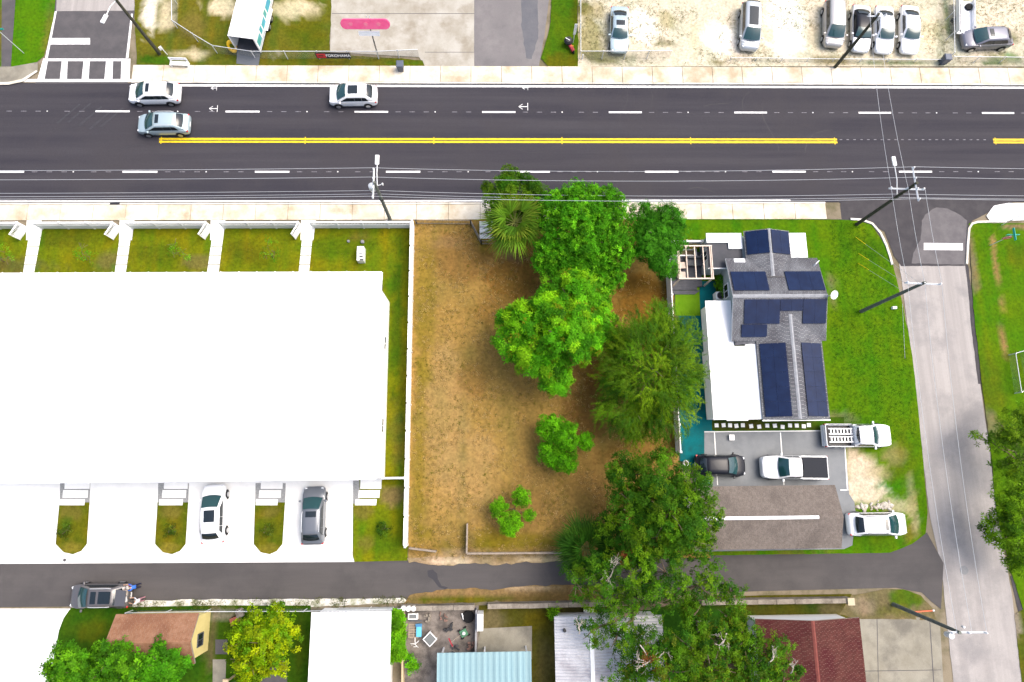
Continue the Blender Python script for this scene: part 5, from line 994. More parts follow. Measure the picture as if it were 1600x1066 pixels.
for x in (-.28, .28):
    for y in (-.34, .34): MB().lathe([(.1, -.05), (.14, 0), (.1, .05)], 10, (x, y, .14), M=Matrix.Rotation(R_(90), 3, 'X')).build('wheel', M_black, o)
o = jk('tyre_stack', 'black tyre with grey hub in the yard corner', 'tyre', (732, 963)); MB().lathe([(.3, 0), (.48, .03), (.5, .12), (.48, .22), (.3, .25)], 18).build('tyre', M_tyre, o, smooth=True); MB().lathe([(.28, .1), (.22, .2), (.06, .22)], 12).build('hub', mat('grey_hub', (.14, .15, .17), amt=.1), o); MB().box((-.45, .05, .2), (.1, .5, .06), .3).build('white_bar', M_whitep, o)
o = jk('blue_tub', 'bright blue plastic tub in the junk yard', 'tub', (655, 984)); MB().b2(-.22, .22, -.5, .5, 0, .3).build('body', mat('sky_plastic', (.10, .42, .62), amt=.05), o, bevel=.06); MB().b2(-.26, .26, .3, .52, .3, .34).build('lip', mat('blue_plastic', (.04, .16, .32), amt=.05), o)
o = jk('white_chair_frame', 'tipped white chair frame in the junk yard', 'chair', (649, 1005)); 
for q in ([(0, .5, .3), (.05, 0, .45), (-.3, -.1, .1)], [(.05, 0, .45), (.25, -.3, .05)], [(-.35, .05, .35), (.1, .1, .5), (.3, .2, .1)], [(-.1, -.2, .3), (.2, -.15, .4)]): MB().tube(q, .03, 6).build('tube', M_whitep, o)
o = jk('pallet', 'broken timber pallet by the yard fence', 'pallet', (647, 985)); 
for i in range(6): MB().b2(-.45, .4, -.55 + i * .19, -.43 + i * .19, .08, .1).build('slat', M_oldwood, o)
for x in (-.4, .0, .35): MB().b2(x - .04, x + .04, -.55, .55, 0, .08).build('bearer', M_oldwood, o)
o = jk('sink_unit', 'white and grey basin lying in the yard corner', 'basin', (646, 962)); MB().b2(-.42, .42, -.25, .25, 0, .35).build('basin', M_whitep, o, bevel=.06); MB().b2(-.3, .75, -.38, -.28, .3, .36).build('bar', M_walld, o); MB().b2(-.3, .3, -.15, .15, .352, .36).build('bowl', M_gpad, o)
for k, (px, py, lb, m_) in enumerate(((668, 965, 'mossy grey stone heap in the junk yard', M_block), (693, 963, 'rusty scrap heap beside the block wall', mat('rust', (.16, .08, .06), (.22, .13, .1), s=5, amt=.25)), (735, 1008, 'rusty brown scrap beside the grey timber fence', mat('rust', (.16, .08, .06))), (712, 1013, 'dark scrap heap by the aqua shed', M_greyst), (700, 978, 'small coil of hose in the junk yard', M_black))):
    o = jk('scrap_heap', lb, 'scrap', (px, py)); rg = random.Random(k)
    for i in range(7): MB().box((rg.uniform(-.35, .35), rg.uniform(-.3, .3), .06 + .04 * i), (rg.uniform(.1, .4), rg.uniform(.06, .2), rg.uniform(.04, .12)), rg.uniform(0, 3)).build('scrap_piece', m_, o)
o = jk('propane_row', 'row of three white round tanks on the block wall corner', 'tank', (638, 947.5)); 
for i in range(3): MB().lathe([(.05, .4), (.2, .45), (.23, .7), (.2, .95), (.05, 1.0)], 12, (-.28 + i * .42, 0, .1)).build('tank', M_whitep, o, smooth=True)
MB().b2(-.5, .8, -.2, .2, 0, .5).build('base', M_block, o)
o = jk('white_cabinet', 'tall white cabinet between the junk yard and the back lawn', 'cabinet', (751, 966)); MB().b2(-.24, .24, -.62, .62, 0, 1.7).build('carcass', M_whitep, o, bevel=.02); MB().b2(-.25, -.241, -.01, .01, .1, 1.6).build('door_gap', M_black, o); MB().b2(-.28, -.24, .06, .1, .8, 1.0).build('handle', M_galv, o)
o = jk('skylight_box', 'pale glazed cold-frame box beside the corrugated shed', 'box', (920, 954)); MB().b2(-.45, .35, -.18, .18, 0, .3).build('box', M_galv, o); MB().b2(-.4, .3, -.14, .14, .3, .32).build('lid', M_lamp, o)
o = jk('garden_cart', 'rusty red garden cart beside the yellow-green tree', 'cart', (372, 968), R_(20)); MB().b2(-.5, .35, -.3, .3, .2, .4).build('tray', mat('rust_red', (.25, .07, .04), amt=.2), o, bevel=.03); MB().b2(.1, .7, .1, .8, .1, .5).build('grey_load', M_block, o, bevel=.1)
for s_ in (-1, 1): MB().lathe([(.14, -.04), (.17, 0), (.14, .04)], 10, (-.2, s_ * .34, .17), M=Matrix.Rotation(R_(90), 3, 'X')).build('wheel', M_tyre, o)
o = jk('porch_frame', 'tan timber porch posts under the yellow-green tree', 'porch', (385, 1066))
for x, m_ in ((-.9, 'tan_timber'), (1.0, 'tan_timber')): MB().b2(x - .2, x + .2, -1.4, .8, 1.8, 2.0).build('beam', MATS['tan_timber'], o); MB().b2(x - .06, x + .06, .5, .62, 0, 1.8).build('post', MATS['tan_timber'], o)
MB().b2(-.5, .3, -1.4, .5, 1.7, 1.78).build('canopy', M_whitep, o)
o = thing('red_pipe', 'orange-red pipe lying on the corner verge by the pole', 'pipe', G(1440, 955)); MB().tube([(-.9, -.05, .1), (.9, .05, .12)], .06, 7).build('pipe', mat('orange_red', (.55, .12, .05), amt=.1), o); MB().tube([(.85, .05, .12), (1.0, .06, .12)], .08, 7).build('collar', M_galv, o)

# ================================================================ people at the open tailgate
def person(label, px, face, shirt, trouser, hairc, lean, reach):
    """one continuous skinned body; face = heading, local +x forward"""
    J = {'pelvis': (0, 0, .93, .13), 'waist': (.02, 0, 1.08, .12), 'chest': (.04 + lean * .5, 0, 1.27, .145), 'neck': (.06 + lean * .8, 0, 1.46, .055), 'head': (.10 + lean, 0, 1.56, .085), 'crown': (.09 + lean, 0, 1.66, .085)}
    Ed = [('pelvis', 'waist'), ('waist', 'chest'), ('chest', 'neck'), ('neck', 'head'), ('head', 'crown')]
    J['nose'] = (.205 + lean, 0, 1.58, .018); Ed.append(('head', 'nose'))
    for s_, n in ((1, 'l'), (-1, 'r')):
        J['sh' + n] = (.03 + lean * .6, s_ * .19, 1.40, .065); J['el' + n] = (.14 + lean + reach * .2, s_ * .24, 1.14 + .06 * reach, .045); J['wr' + n] = (.34 + lean + reach * .3, s_ * .20, 1.12 + .1 * reach, .032); J['pa' + n] = (.42 + lean + reach * .3, s_ * .19, 1.12 + .1 * reach, .036)
        Ed += [('chest', 'sh' + n), ('sh' + n, 'el' + n), ('el' + n, 'wr' + n), ('wr' + n, 'pa' + n)]
        for k, dy in enumerate((-.033, -.011, .011, .033)):
            ln = (.06, .075, .07, .05)[k]; q = J['pa' + n]; J['f%d%s' % (k, n)] = (q[0] + .045, q[1] + dy, q[2], .0095); J['t%d%s' % (k, n)] = (q[0] + .045 + ln * .8, q[1] + dy, q[2] - .03, .008); Ed += [('pa' + n, 'f%d%s' % (k, n)), ('f%d%s' % (k, n), 't%d%s' % (k, n))]
        q = J['wr' + n]; J['th' + n] = (q[0] + .06, q[1] - s_ * .06, q[2] - .01, .011); Ed.append(('wr' + n, 'th' + n))
        J['hip' + n] = (0, s_ * .1, .86, .095); J['kn' + n] = (.04, s_ * .12, .48, .062); J['an' + n] = (-.02, s_ * .13, .09, .042); J['he' + n] = (-.05, s_ * .13, .04, .038); J['to' + n] = (.16, s_ * .14, .035, .036); J['ear' + n] = (.09 + lean, s_ * .095, 1.58, .016)
        Ed += [('pelvis', 'hip' + n), ('hip' + n, 'kn' + n), ('kn' + n, 'an' + n), ('an' + n, 'he' + n), ('an' + n, 'to' + n), ('head', 'ear' + n)]
    ks = list(J); me = bpy.data.meshes.new('sk'); me.from_pydata([J[k][:3] for k in ks], [(ks.index(a_), ks.index(b_)) for a_, b_ in Ed], []); t = bpy.data.objects.new('sk', me); C.objects.link(t)
    sk = t.modifiers.new('s', 'SKIN'); sb_ = t.modifiers.new('u', 'SUBSURF'); sb_.levels = sb_.render_levels = 2
    for i, k in enumerate(ks): r_ = J[k][3]; me.skin_vertices[0].data[i].radius = (r_, r_ * (1.25 if k in ('chest', 'waist', 'pelvis') else 1)); me.skin_vertices[0].data[i].use_root = (k == 'pelvis')
    bpy.context.view_layer.update(); bm_ = bpy.data.meshes.new_from_object(t.evaluated_get(bpy.context.evaluated_depsgraph_get())); bpy.data.objects.remove(t)
    p = G(*px); o = thing('person', label, 'person', (p.x, p.y, .03), face, 'people at the tailgate'); bm_.materials.clear()
    for m_ in (mat('skin', (.42, .25, .17), amt=.03, rough=.6), shirt, trouser, M_black, M_walld): bm_.materials.append(m_)
    for f in bm_.polygons:
        c_ = f.center; f.use_smooth = True
        f.material_index = 3 if c_.z < .1 else 2 if c_.z < .98 and abs(c_.y) < .22 and c_.x < .2 else 1 if (c_.z < 1.44 and c_.x < .16 + lean + reach * .2 and c_.z > .95) else 4 if (1.585 < c_.z < 1.61 and c_.x > .165 + lean and .02 < abs(c_.y) < .05) else 0
    bo = bpy.data.objects.new('body', bm_); C.objects.link(bo); bo.parent = o
    h = MB().lathe([(.088, 1.575), (.104, 1.62), (.10, 1.69), (.07, 1.745), (.02, 1.76)], 14, (.075 + lean, 0, 0)); h.v = [(x - max(0, x - .12 - lean) * .5, y, z_ + max(0, x - .1 - lean) * .4) for x, y, z_ in h.v]; h.build('hair', hairc, o, smooth=True)
person('person in a bright blue shirt at the raised tailgate', (221, 914), R_(180), mat('shirt_blue', (.05, .16, .55), amt=.08, fine=12, rough=.9), mat('trouser_navy', (.02, .022, .05), amt=.1, rough=.9), mat('hair_grey', (.35, .33, .3), amt=.2, fine=30), .08, .8)
person('person in a white top and pink shorts at the raised tailgate', (227, 935), R_(175), mat('shirt_white', (.66, .64, .68), amt=.08, fine=12, rough=.9), mat('shorts_pink', (.40, .20, .24), amt=.1, rough=.9), mat('hair_dark', (.025, .018, .015), amt=.2, fine=30), .02, .5)

# ================================================================ vegetation
def np_mesh(name, V, F, col, m, parent=None, loc=(0, 0, 0)):
    me = bpy.data.meshes.new(name); V = np.ascontiguousarray(V, np.float32); F = np.ascontiguousarray(F, np.int32)
    k = F.shape[1]; me.vertices.add(len(V)); me.vertices.foreach_set('co', V.ravel()); me.loops.add(F.size); me.loops.foreach_set('vertex_index', F.ravel())
    me.polygons.add(len(F)); me.polygons.foreach_set('loop_start', np.arange(0, F.size, k, dtype=np.int32)); me.polygons.foreach_set('loop_total', np.full(len(F), k, np.int32))
    at = me.color_attributes.new('Col', 'FLOAT_COLOR', 'POINT'); at.data.foreach_set('color', np.c_[col, np.ones(len(col))].astype(np.float32).ravel())
    me.materials.append(m); me.update(calc_edges=True); o = bpy.data.objects.new(name, me); C.objects.link(o); o.location = loc
    if parent is not None: o.parent = parent
    return o
def unit(a): return a / np.maximum(np.linalg.norm(a, axis=-1, keepdims=True), 1e-9)
def leaves(P, D, N, ln, wd, col, fold=.15):
    """diamond leaves: P base, D direction, N approximate normal"""
    Sd = unit(np.cross(N, D)); U = unit(np.cross(D, Sd)); l = ln[:, None]; w = wd[:, None]
    a = P; b = P + D * l * .5 + Sd * w * .5 + U * w * fold; c = P + D * l - U * l * .12; d = P + D * l * .5 - Sd * w * .5 + U * w * fold
    V = np.stack([a, b, c, d], 1).reshape(-1, 3); n = len(P); F = np.arange(4 * n).reshape(-1, 4); return V, F, np.repeat(col, 4, 0)
def palette(rng, cols, n, jit=.16):
    cols = np.array(cols); k = rng.integers(0, len(cols), n); t = rng.random((n, 1)); c = cols[k] * t + cols[rng.integers(0, len(cols), n)] * (1 - t); return np.clip(c * (1 + rng.normal(0, jit, (n, 1))), .001, .9)
def rosettes(rng, Cn, Ax, k, ln, wd, cols, el=(-.3, .75), tone=None):
    """k leaves radiating from each shoot tip Cn along axis Ax"""
    n = len(Cn); Ax = unit(Ax); E1 = unit(np.cross(Ax, rng.normal(size=(n, 3)))); E2 = np.cross(Ax, E1)
    ph = (np.arange(k)[None] * 2.399 + rng.random((n, 1)) * 6.28) + rng.normal(0, .15, (n, k)); e_ = el[0] + (el[1] - el[0]) * (np.arange(k)[None] / k) + rng.normal(0, .12, (n, k))
    D = np.cos(e_)[..., None] * (np.cos(ph)[..., None] * E1[:, None] + np.sin(ph)[..., None] * E2[:, None]) + np.sin(e_)[..., None] * Ax[:, None]
    P = np.repeat(Cn[:, None], k, 1) + D * .03 + rng.normal(0, .03, (n, k, 3)); N = np.repeat(Ax[:, None], k, 1)
    base = palette(rng, cols, n) if tone is None else tone
    c = np.repeat(base[:, None], k, 1) * (1 + rng.normal(0, .12, (n, k, 1)))
    s = rng.uniform(.7, 1.15, (n * k)); return leaves(P.reshape(-1, 3), unit(D.reshape(-1, 3)), N.reshape(-1, 3), ln * s, wd * s, np.clip(c.reshape(-1, 3), .001, .9))
def limb(mb, a_, b_, r0, r1, rng, n=5, wob=.12, mi=0):
    a_, b_ = Vector(a_), Vector(b_); L = (b_ - a_).length; P = []
    for i in range(n + 1):
        t = i / n; p = a_.lerp(b_, t) + Vector((0, 0, L * .10 * math.sin(math.pi * t)))
        if 0 < i < n: p += Vector(rng.normal(0, wob * L * .12, 3))
        P.append(p)
    mb.tube(P, [r0 + (r1 - r0) * i / n for i in range(n + 1)], 6, mi)
def tree(name, label, base, lobes, cols, seed, dens=1., clump=.62, nl=11, ln=.34, wd=.12, el=(-.3, .75), trunk_r=.2, group=None, cat='tree', strands=False, dead=0, accents=None, up=.35, fill=.5, parent=None, twigs=True):
    """lobes: (px,py,z,r[,rz]) seen crown masses; leaves sit on shoots spread over uneven clumps inside each mass"""
    rng = np.random.default_rng(seed); cols = np.array(cols) * np.array(LEAFGAIN); gp = G(*base); o = thing(name, label, cat, (gp.x, gp.y, 0), 0, group)
    Cs, As, Ts = [], [], []; LC = []
    for lb in lobes:
        px, py, z, r = lb[:4]; rz = lb[4] if len(lb) > 4 else r * .75; c0 = np.array(G(px, py, z)) - np.array([gp.x, gp.y, 0]); LC.append((c0, r))
        nc = max(4, int(11 * dens * (r / clump) ** 2 * .36)); d = unit(rng.normal(size=(nc, 3))); d[:, 2] = np.where(rng.random(nc) < .75, np.abs(d[:, 2]), d[:, 2] * .6)
        rad = np.where(rng.random(nc) < fill, rng.uniform(.78, 1.08, nc), rng.uniform(.35, .85, nc))
        cc = c0 + d * rad[:, None] * np.array([r, r, rz])
        tone = palette(rng, cols, nc, .2)
        for q in range(nc):
            cr = clump * rng.uniform(.6, 1.25); m = max(3, int(13 * dens * (cr / .6) ** 2)); dd = unit(rng.normal(size=(m, 3)) + np.array([0, 0, up])); dd[:, 2] = np.abs(dd[:, 2]) * .9 - .12
            Cs.append(cc[q] + dd * cr * rng.uniform(.55, 1., (m, 1)) * np.array([1, 1, .75])); As.append(unit(dd + .5 * d[q] + np.array([0, 0, .5])))
            Ts.append(np.clip(tone[q] * (1 + rng.normal(0, .14, (m, 1))), .001, .9))
    Cs, As, Ts = np.concatenate(Cs), np.concatenate(As), np.concatenate(Ts); ok = Cs[:, 2] > .25; Cs, As, Ts = Cs[ok], As[ok], Ts[ok]
    if accents is not None:
        k = rng.random(len(Cs)) < accents[1]; Ts[k] = np.array(accents[0]) * (1 + rng.normal(0, .15, (k.sum(), 1)))
    if not strands: V, F, Cc = rosettes(rng, Cs, As, nl, ln, wd, cols, el, Ts)
    else:
        ctr = np.array([np.mean([c_[0] for c_, _ in LC]), np.mean([c_[1] for c_, _ in LC]), 0]); n = len(Cs); H_ = Cs - ctr; H_[:, 2] = 0; out = unit(H_ + rng.normal(0, 1.3, (n, 3)) * np.array([1, 1, .2])); L_ = rng.uniform(.6, 1.35, n); ns = 15; Pl, Dl, Nl, Cl = [], [], [], []
        curl = rng.normal(0, .45, n)
        for i in range(ns):
            t = (i + .5) / ns; a_ = curl * t; ox = out[:, 0] * np.cos(a_) - out[:, 1] * np.sin(a_); oy = out[:, 0] * np.sin(a_) + out[:, 1] * np.cos(a_); Dv = np.c_[ox, oy, .55 - 1.5 * t * np.ones(n)]
            p = Cs + np.c_[ox, oy, np.zeros(n)] * (L_ * t * .85)[:, None]; p[:, 2] += L_ * (.35 * t - .62 * t * t)
            sd_ = unit(np.c_[-oy, ox, np.zeros(n)]) * (1 if i % 2 else -1); Pl.append(p); Dl.append(unit(unit(Dv) * 1.1 + sd_ * .55 + rng.normal(0, .12, (n, 3)))); Nl.append(np.tile([0, 0, 1.], (n, 1)) + rng.normal(0, .25, (n, 3))); Cl.append(Ts * (1 + rng.normal(0, .12, (n, 1))))
        P = np.concatenate(Pl); m = len(P); V, F, Cc = leaves(P, np.concatenate(Dl), np.concatenate(Nl), ln * rng.uniform(.7, 1.2, m), wd * rng.uniform(.8, 1.2, m), np.clip(np.concatenate(Cl), .001, .9))
    np_mesh('crown', V, F, Cc, M_leaf, o)
    tb = MB(); zt = min(c_[2] for c_, _ in LC) * .55; top = Vector((float(np.mean([c_[0] for c_, _ in LC])) * .25, float(np.mean([c_[1] for c_, _ in LC])) * .25, zt))
    limb(tb, (0, 0, -.1), top, trunk_r, trunk_r * .7, rng, 4, .15); tb.build('trunk', M_bark, o, smooth=True)
    if twigs:
        for c_, r in LC:
            lm = MB(); limb(lm, top, Vector(c_), trunk_r * .55, trunk_r * .2, rng)
            for q in range(5): dd = unit(rng.normal(size=3) + np.array([0, 0, .4])); limb(lm, Vector(c_), Vector(c_ + dd * r * .8), trunk_r * .18, .015, rng, 3)
            lm.build('limb', M_bark, o, smooth=True)
    for q in range(dead): pass
    return o
def bare(o, label_pt, seed, size=1.1):
    """leafless grey branch ends standing out of a crown (part of tree o)"""
    rng = np.random.default_rng(seed); p = G(*label_pt) - o.location; b = MB()
    def rec(a_, d, L, r, dep):
        e_ = a_ + d * L; limb(b, a_, e_, r, r * .55, rng, 3, .5)
        if dep > 0:
            for k in range(3 if dep > 1 else 2): rec(a_.lerp(e_, rng.uniform(.45, 1)), Vector(unit(np.array(d) + rng.normal(0, .65, 3) * np.array([1, 1, .4]))), L * rng.uniform(.5, .8), r * .55, dep - 1)
    rec(p, Vector(unit(np.array([rng.normal(), rng.normal(), .35]))), size, .055, 3); b.build('bare_branch', M_dead, o)
def fan_palm(label, base, h, r, cols, seed, nf=34, dead=3):
    rng = np.random.default_rng(seed); g_ = G(*base); o = thing('fan_palm', label, 'palm', (g_.x, g_.y, 0)); MB().tube([(0, 0, -.1), (.05, .02, h * .5), (0, 0, h)], [.2, .16, .18], 10).build('trunk', M_bark, o, smooth=True)
    for f in range(nf):
        az = f * 2.399 + rng.normal(0, .15); el_ = R_(66 - 84 * (f / nf) + rng.normal(0, 6)); pl = r * rng.uniform(.28, .42); hd = np.array([math.cos(az), math.sin(az), 0]); d0 = hd * math.cos(el_) + np.array([0, 0, math.sin(el_)]); base_ = np.array([0, 0, h]); tip = base_ + d0 * pl; n = 19; isd = f >= nf - dead
        tilt = rng.uniform(-.5, .5); sdv = np.array([-hd[1], hd[0], 0]) * math.cos(tilt) + np.array([0, 0, math.sin(tilt)]); upv = np.cross(d0, sdv); c = np.array((.26, .17, .04) if isd else cols[rng.integers(len(cols))]) * rng.uniform(.8, 1.25); V, F, Cc = [], [], []
        for i in range(n):
            t = -1.25 + 2.5 * i / (n - 1); D = d0 * math.cos(t) + sdv * math.sin(t); L_ = r * .72 * (1 - .22 * abs(t)) * rng.uniform(.82, 1.1); w = .05 * r / 2.4; S_ = unit(np.cross(D, upv)) * w; mid = tip + D * L_ * .45 + upv * .05 * (1 if i % 2 else -1); end = tip + D * L_ + np.array([0, 0, -.30 * L_]) + rng.normal(0, .05, 3); q = len(V)
            V += [tip, mid - S_, end, mid + S_]; F.append((q, q + 1, q + 2, q + 3)); cc_ = c * rng.uniform(.7, 1.3); Cc += [cc_, cc_, cc_ * np.array([1.5, 1.15, 1.2]), cc_]
        fr_ = np_mesh('frond', np.array(V), np.array(F), np.array(Cc), M_leaf, o); MB().tube([Vector(base_), Vector(tip)], [.03, .02], 5).build('stalk', mat('palm_stalk', (.13, .15, .03), amt=.1), fr_)
    return o
LEAFGAIN = (2.75, 2.3, .9)
BR = [(.028, .135, .008), (.045, .175, .012), (.02, .095, .006)]; MID = [(.022, .10, .007), (.034, .13, .010), (.015, .07, .006)]; DK = [(.014, .055, .007), (.030, .085, .008), (.045, .10, .008)]; OLI = [(.055, .10, .006), (.085, .13, .007), (.032, .07, .006)]
OAK = [(.016, .064, .006), (.028, .086, .006), (.009, .042, .005), (.042, .098, .006)]; YEL = [(.092, .158, .003), (.055, .125, .003), (.125, .178, .003), (.030, .088, .003)]
# trees of the vacant plot
tree('shrub_tree', 'dark wispy tree reaching over the road behind the fan palm', (802, 345), [(782, 302, 4.2, 1.25), (832, 292, 4.6, 1.15), (800, 285, 4.6, 1.0), (790, 330, 3.2, 1.2), (842, 318, 3.6, .9), (812, 345, 2.6, 1.2)], [(.012, .050, .004), (.020, .066, .005), (.034, .082, .005)], 11, dens=1.2, ln=.26, wd=.09, trunk_r=.12)
fan_palm('fan palm with golden tips by the white steps', (802, 372), 3.8, 3.25, [(.10, .22, .012), (.07, .175, .012), (.15, .235, .02)], 5)
tree('dense_tree', 'dense bright green tree with upright leaf tips nearest the road', (905, 395), [(905, 365, 4.6, 3.2), (865, 330, 4.4, 1.7), (945, 325, 4.6, 1.9), (955, 385, 4.2, 2.1), (868, 400, 4.2, 2.0), (905, 425, 3.8, 2.0), (945, 430, 3.4, 1.6), (905, 318, 4.6, 1.9), (935, 445, 2.6, 1.2)], [(.022, .115, .006), (.035, .155, .010), (.016, .085, .006), (.06, .20, .014)], 12, dens=1.7, clump=.34, nl=9, ln=.20, wd=.075, el=(.1, 1.2), trunk_r=.22)
tree('smooth_tree', 'mid-green feathery tree beside the pergola', (1022, 398), [(1005, 345, 4.2, 1.45), (1040, 345, 4.4, 1.45), (1050, 372, 4.2, 1.35), (1000, 385, 3.8, 1.2), (1030, 395, 4.2, 1.7), (1035, 418, 3.4, 1.1), (1022, 370, 4.8, 1.7), (1055, 350, 4.0, .9)], [(.018, .095, .008), (.026, .12, .012), (.013, .075, .007)], 13, dens=1.7, clump=.46, nl=11, ln=.15, wd=.065, trunk_r=.16)
tree('mango_tree', 'broad bright green tree with star-shaped leaf clusters on the brown plot', (868, 540), [(888, 470, 5.2, 2.35), (830, 505, 4.8, 1.9), (885, 525, 5.6, 2.6), (845, 560, 4.8, 1.9), (868, 590, 4.0, 1.45), (800, 540, 4.0, 1.3), (795, 500, 3.8, .95), (925, 495, 4.8, 1.6), (900, 440, 4.4, 1.6), (930, 520, 4.4, 1.2), (855, 480, 5.2, 1.6), (925, 455, 4.4, 1.2)], [(.030, .145, .006), (.050, .185, .010), (.020, .10, .006), (.085, .215, .010)], 14, dens=1.35, clump=.5, nl=11, ln=.29, wd=.085, trunk_r=.24, accents=((.22, .24, .01), .02), fill=.62)
tree('willowy_tree', 'olive-green tree with long arching shoots beside the white fence', (1012, 600), [(1015, 575, 5.2, 3.2), (975, 545, 4.2, 2.0), (1045, 535, 4.2, 2.2), (1056, 595, 4.0, 1.9), (1036, 640, 4.0, 2.0), (985, 635, 4.0, 2.2), (965, 595, 3.6, 1.6), (1015, 520, 4.2, 1.8), (1000, 660, 3.2, 1.5)], [(.021, .068, .003), (.036, .092, .004), (.012, .046, .003), (.050, .106, .004)], 15, dens=1.0, clump=.7, ln=.20, wd=.042, strands=True, trunk_r=.2)
tree('small_tree', 'small round bright green tree alone on the brown plot', (872, 694), [(862, 672, 2.4, 1.15), (885, 682, 2.6, 1.2), (860, 705, 2.0, .95), (882, 722, 2.0, .95), (914, 690, 1.9, .6)], [(.032, .14, .004), (.045, .17, .006), (.022, .10, .004)], 16, dens=2.0, clump=.36, nl=9, ln=.17, wd=.07, trunk_r=.08)
tree('sapling', 'three-lobed light green sapling near the L-shaped fence', (802, 795), [(815, 776, 1.9, .75), (780, 793, 1.7, .65), (798, 820, 1.7, .9), (828, 805, 1.5, .42)], [(.045, .16, .005), (.06, .19, .008), (.03, .115, .005)], 17, dens=2.4, clump=.3, nl=8, ln=.15, wd=.065, trunk_r=.06)
# oaks across the alley
fan_palm('dark green fan palm at the foot of the oak by the alley', (908, 852), 2.6, 2.9, [(.034, .115, .008), (.05, .14, .010), (.024, .09, .007)], 6, dead=0)
oa = tree('oak_tree', 'large dark oak beside the garage roof', (1035, 815), [(985, 745, 6.0, 1.8), (1030, 750, 7.0, 2.3), (1080, 770, 6.6, 2.0), (990, 790, 6.4, 1.9), (1045, 800, 7.4, 2.5), (1095, 815, 6.0, 1.8), (1015, 840, 6.6, 2.1), (1065, 840, 6.6, 2.1), (965, 825, 5.0, 1.5), (1000, 865, 5.4, 1.6)], OAK, 18, dens=1.05, clump=.58, nl=10, ln=.22, wd=.08, trunk_r=.34)
ob = tree('oak_tree', 'spreading oak over the alley and corrugated roof', (985, 952), [(935, 895, 5.6, 1.7), (985, 895, 6.4, 1.8), (1040, 895, 6.4, 2.1), (1090, 915, 5.8, 1.6), (1140, 925, 5.2, 1.3), (900, 912, 5.0, 1.2), (955, 945, 6.2, 1.9), (1010, 935, 6.6, 1.8), (965, 990, 6.0, 1.7), (925, 985, 5.0, 1.2), (1115, 900, 5.2, 1.1)], OAK, 19, dens=.74, clump=.55, nl=10, ln=.22, wd=.08, trunk_r=.32)
oc = tree('oak_tree', 'bushy oak at the bottom edge beside the red roof', (1085, 1030), [(1015, 1010, 5.8, 1.9), (1070, 1005, 6.0, 1.8), (1115, 1000, 5.8, 1.8), (1160, 1000, 5.4, 1.6), (1200, 1015, 5.2, 1.5), (1045, 1050, 6.4, 2.2), (1110, 1045, 6.2, 2.2), (1170, 1045, 5.6, 1.9), (1225, 1050, 4.8, 1.4), (985, 1050, 5.4, 1.6), (1085, 960, 4.6, 1.3), (1140, 965, 4.2, 1.3)], OAK, 20, dens=.85, clump=.56, nl=10, ln=.22, wd=.08, trunk_r=.32, accents=((.10, .14, .008), .12))
for t_, pt, sd_, sz in ((ob, (950, 905, 6.6), 1, 1.1), (ob, (945, 892, 6.4), 2, .9), (ob, (1000, 1008, 7.0), 3, 1.0), (oc, (1020, 1030, 7.2), 4, 1.0), (oc, (1135, 990, 6.9), 5, .8), (oc, (1200, 1040, 6.4), 6, .8), (oc, (1235, 1052, 5.8), 7, .8), (ob, (1045, 1010, 6.8), 8, .9), (oa, (1085, 788, 8.2), 9, .5), (oc, (1110, 970, 5.8), 10, .7), (ob, (905, 990, 6.0), 12, .7)): bare(t_, pt, sd_, sz)
RED = mat('airplant_red', (.30, .05, .02), (.22, .03, .015), s=6, amt=.2)
for t_, px, py, z, s_ in ((oa, 975, 868, 6.8, .35), (oa, 985, 862, 6.6, .28), (ob, 1014, 1028, 7.4, .4), (ob, 1028, 1045, 7.4, .4), (oc, 1108, 978, 5.6, .3)):
    rng = np.random.default_rng(px); n = 14; Cn = np.array(G(px, py, z) - t_.location) + rng.normal(0, s_ * .6, (n, 3)); V, F, Cc = rosettes(rng, Cn, np.tile([0, 0, 1.], (n, 1)), 8, .22, .06, [(.22, .05, .015), (.16, .045, .015), (.08, .08, .01)]); np_mesh('red_foliage', V, F, Cc, M_leaf, t_)
# street trees on the right
tree('street_tree', 'leafy tree hanging over the cross street by the wire pen', (1590, 730), [(1570, 672, 3.6, 1.3), (1590, 700, 4.2, 1.6), (1555, 690, 3.0, .9), (1530, 685, 2.6, .55), (1600, 650, 3.4, 1.3), (1575, 725, 3.0, 1.0), (1595, 745, 3.2, 1.2)], [(.035, .09, .008), (.06, .125, .010), (.022, .06, .007)], 21, dens=.7, clump=.5, nl=9, ln=.30, wd=.075, trunk_r=.14)
tree('street_tree', 'fuller tree at the right edge beside the cross street', (1592, 825), [(1580, 770, 4.0, 1.4), (1595, 800, 4.6, 2.0), (1565, 815, 3.6, 1.3), (1590, 845, 4.0, 1.8), (1555, 845, 2.8, .8), (1575, 870, 2.8, 1.0), (1548, 820, 2.6, .7), (1600, 880, 3.0, 1.2)], [(.035, .095, .007), (.055, .13, .008), (.02, .065, .006)], 22, dens=.8, clump=.5, nl=9, ln=.30, wd=.075, trunk_r=.16)
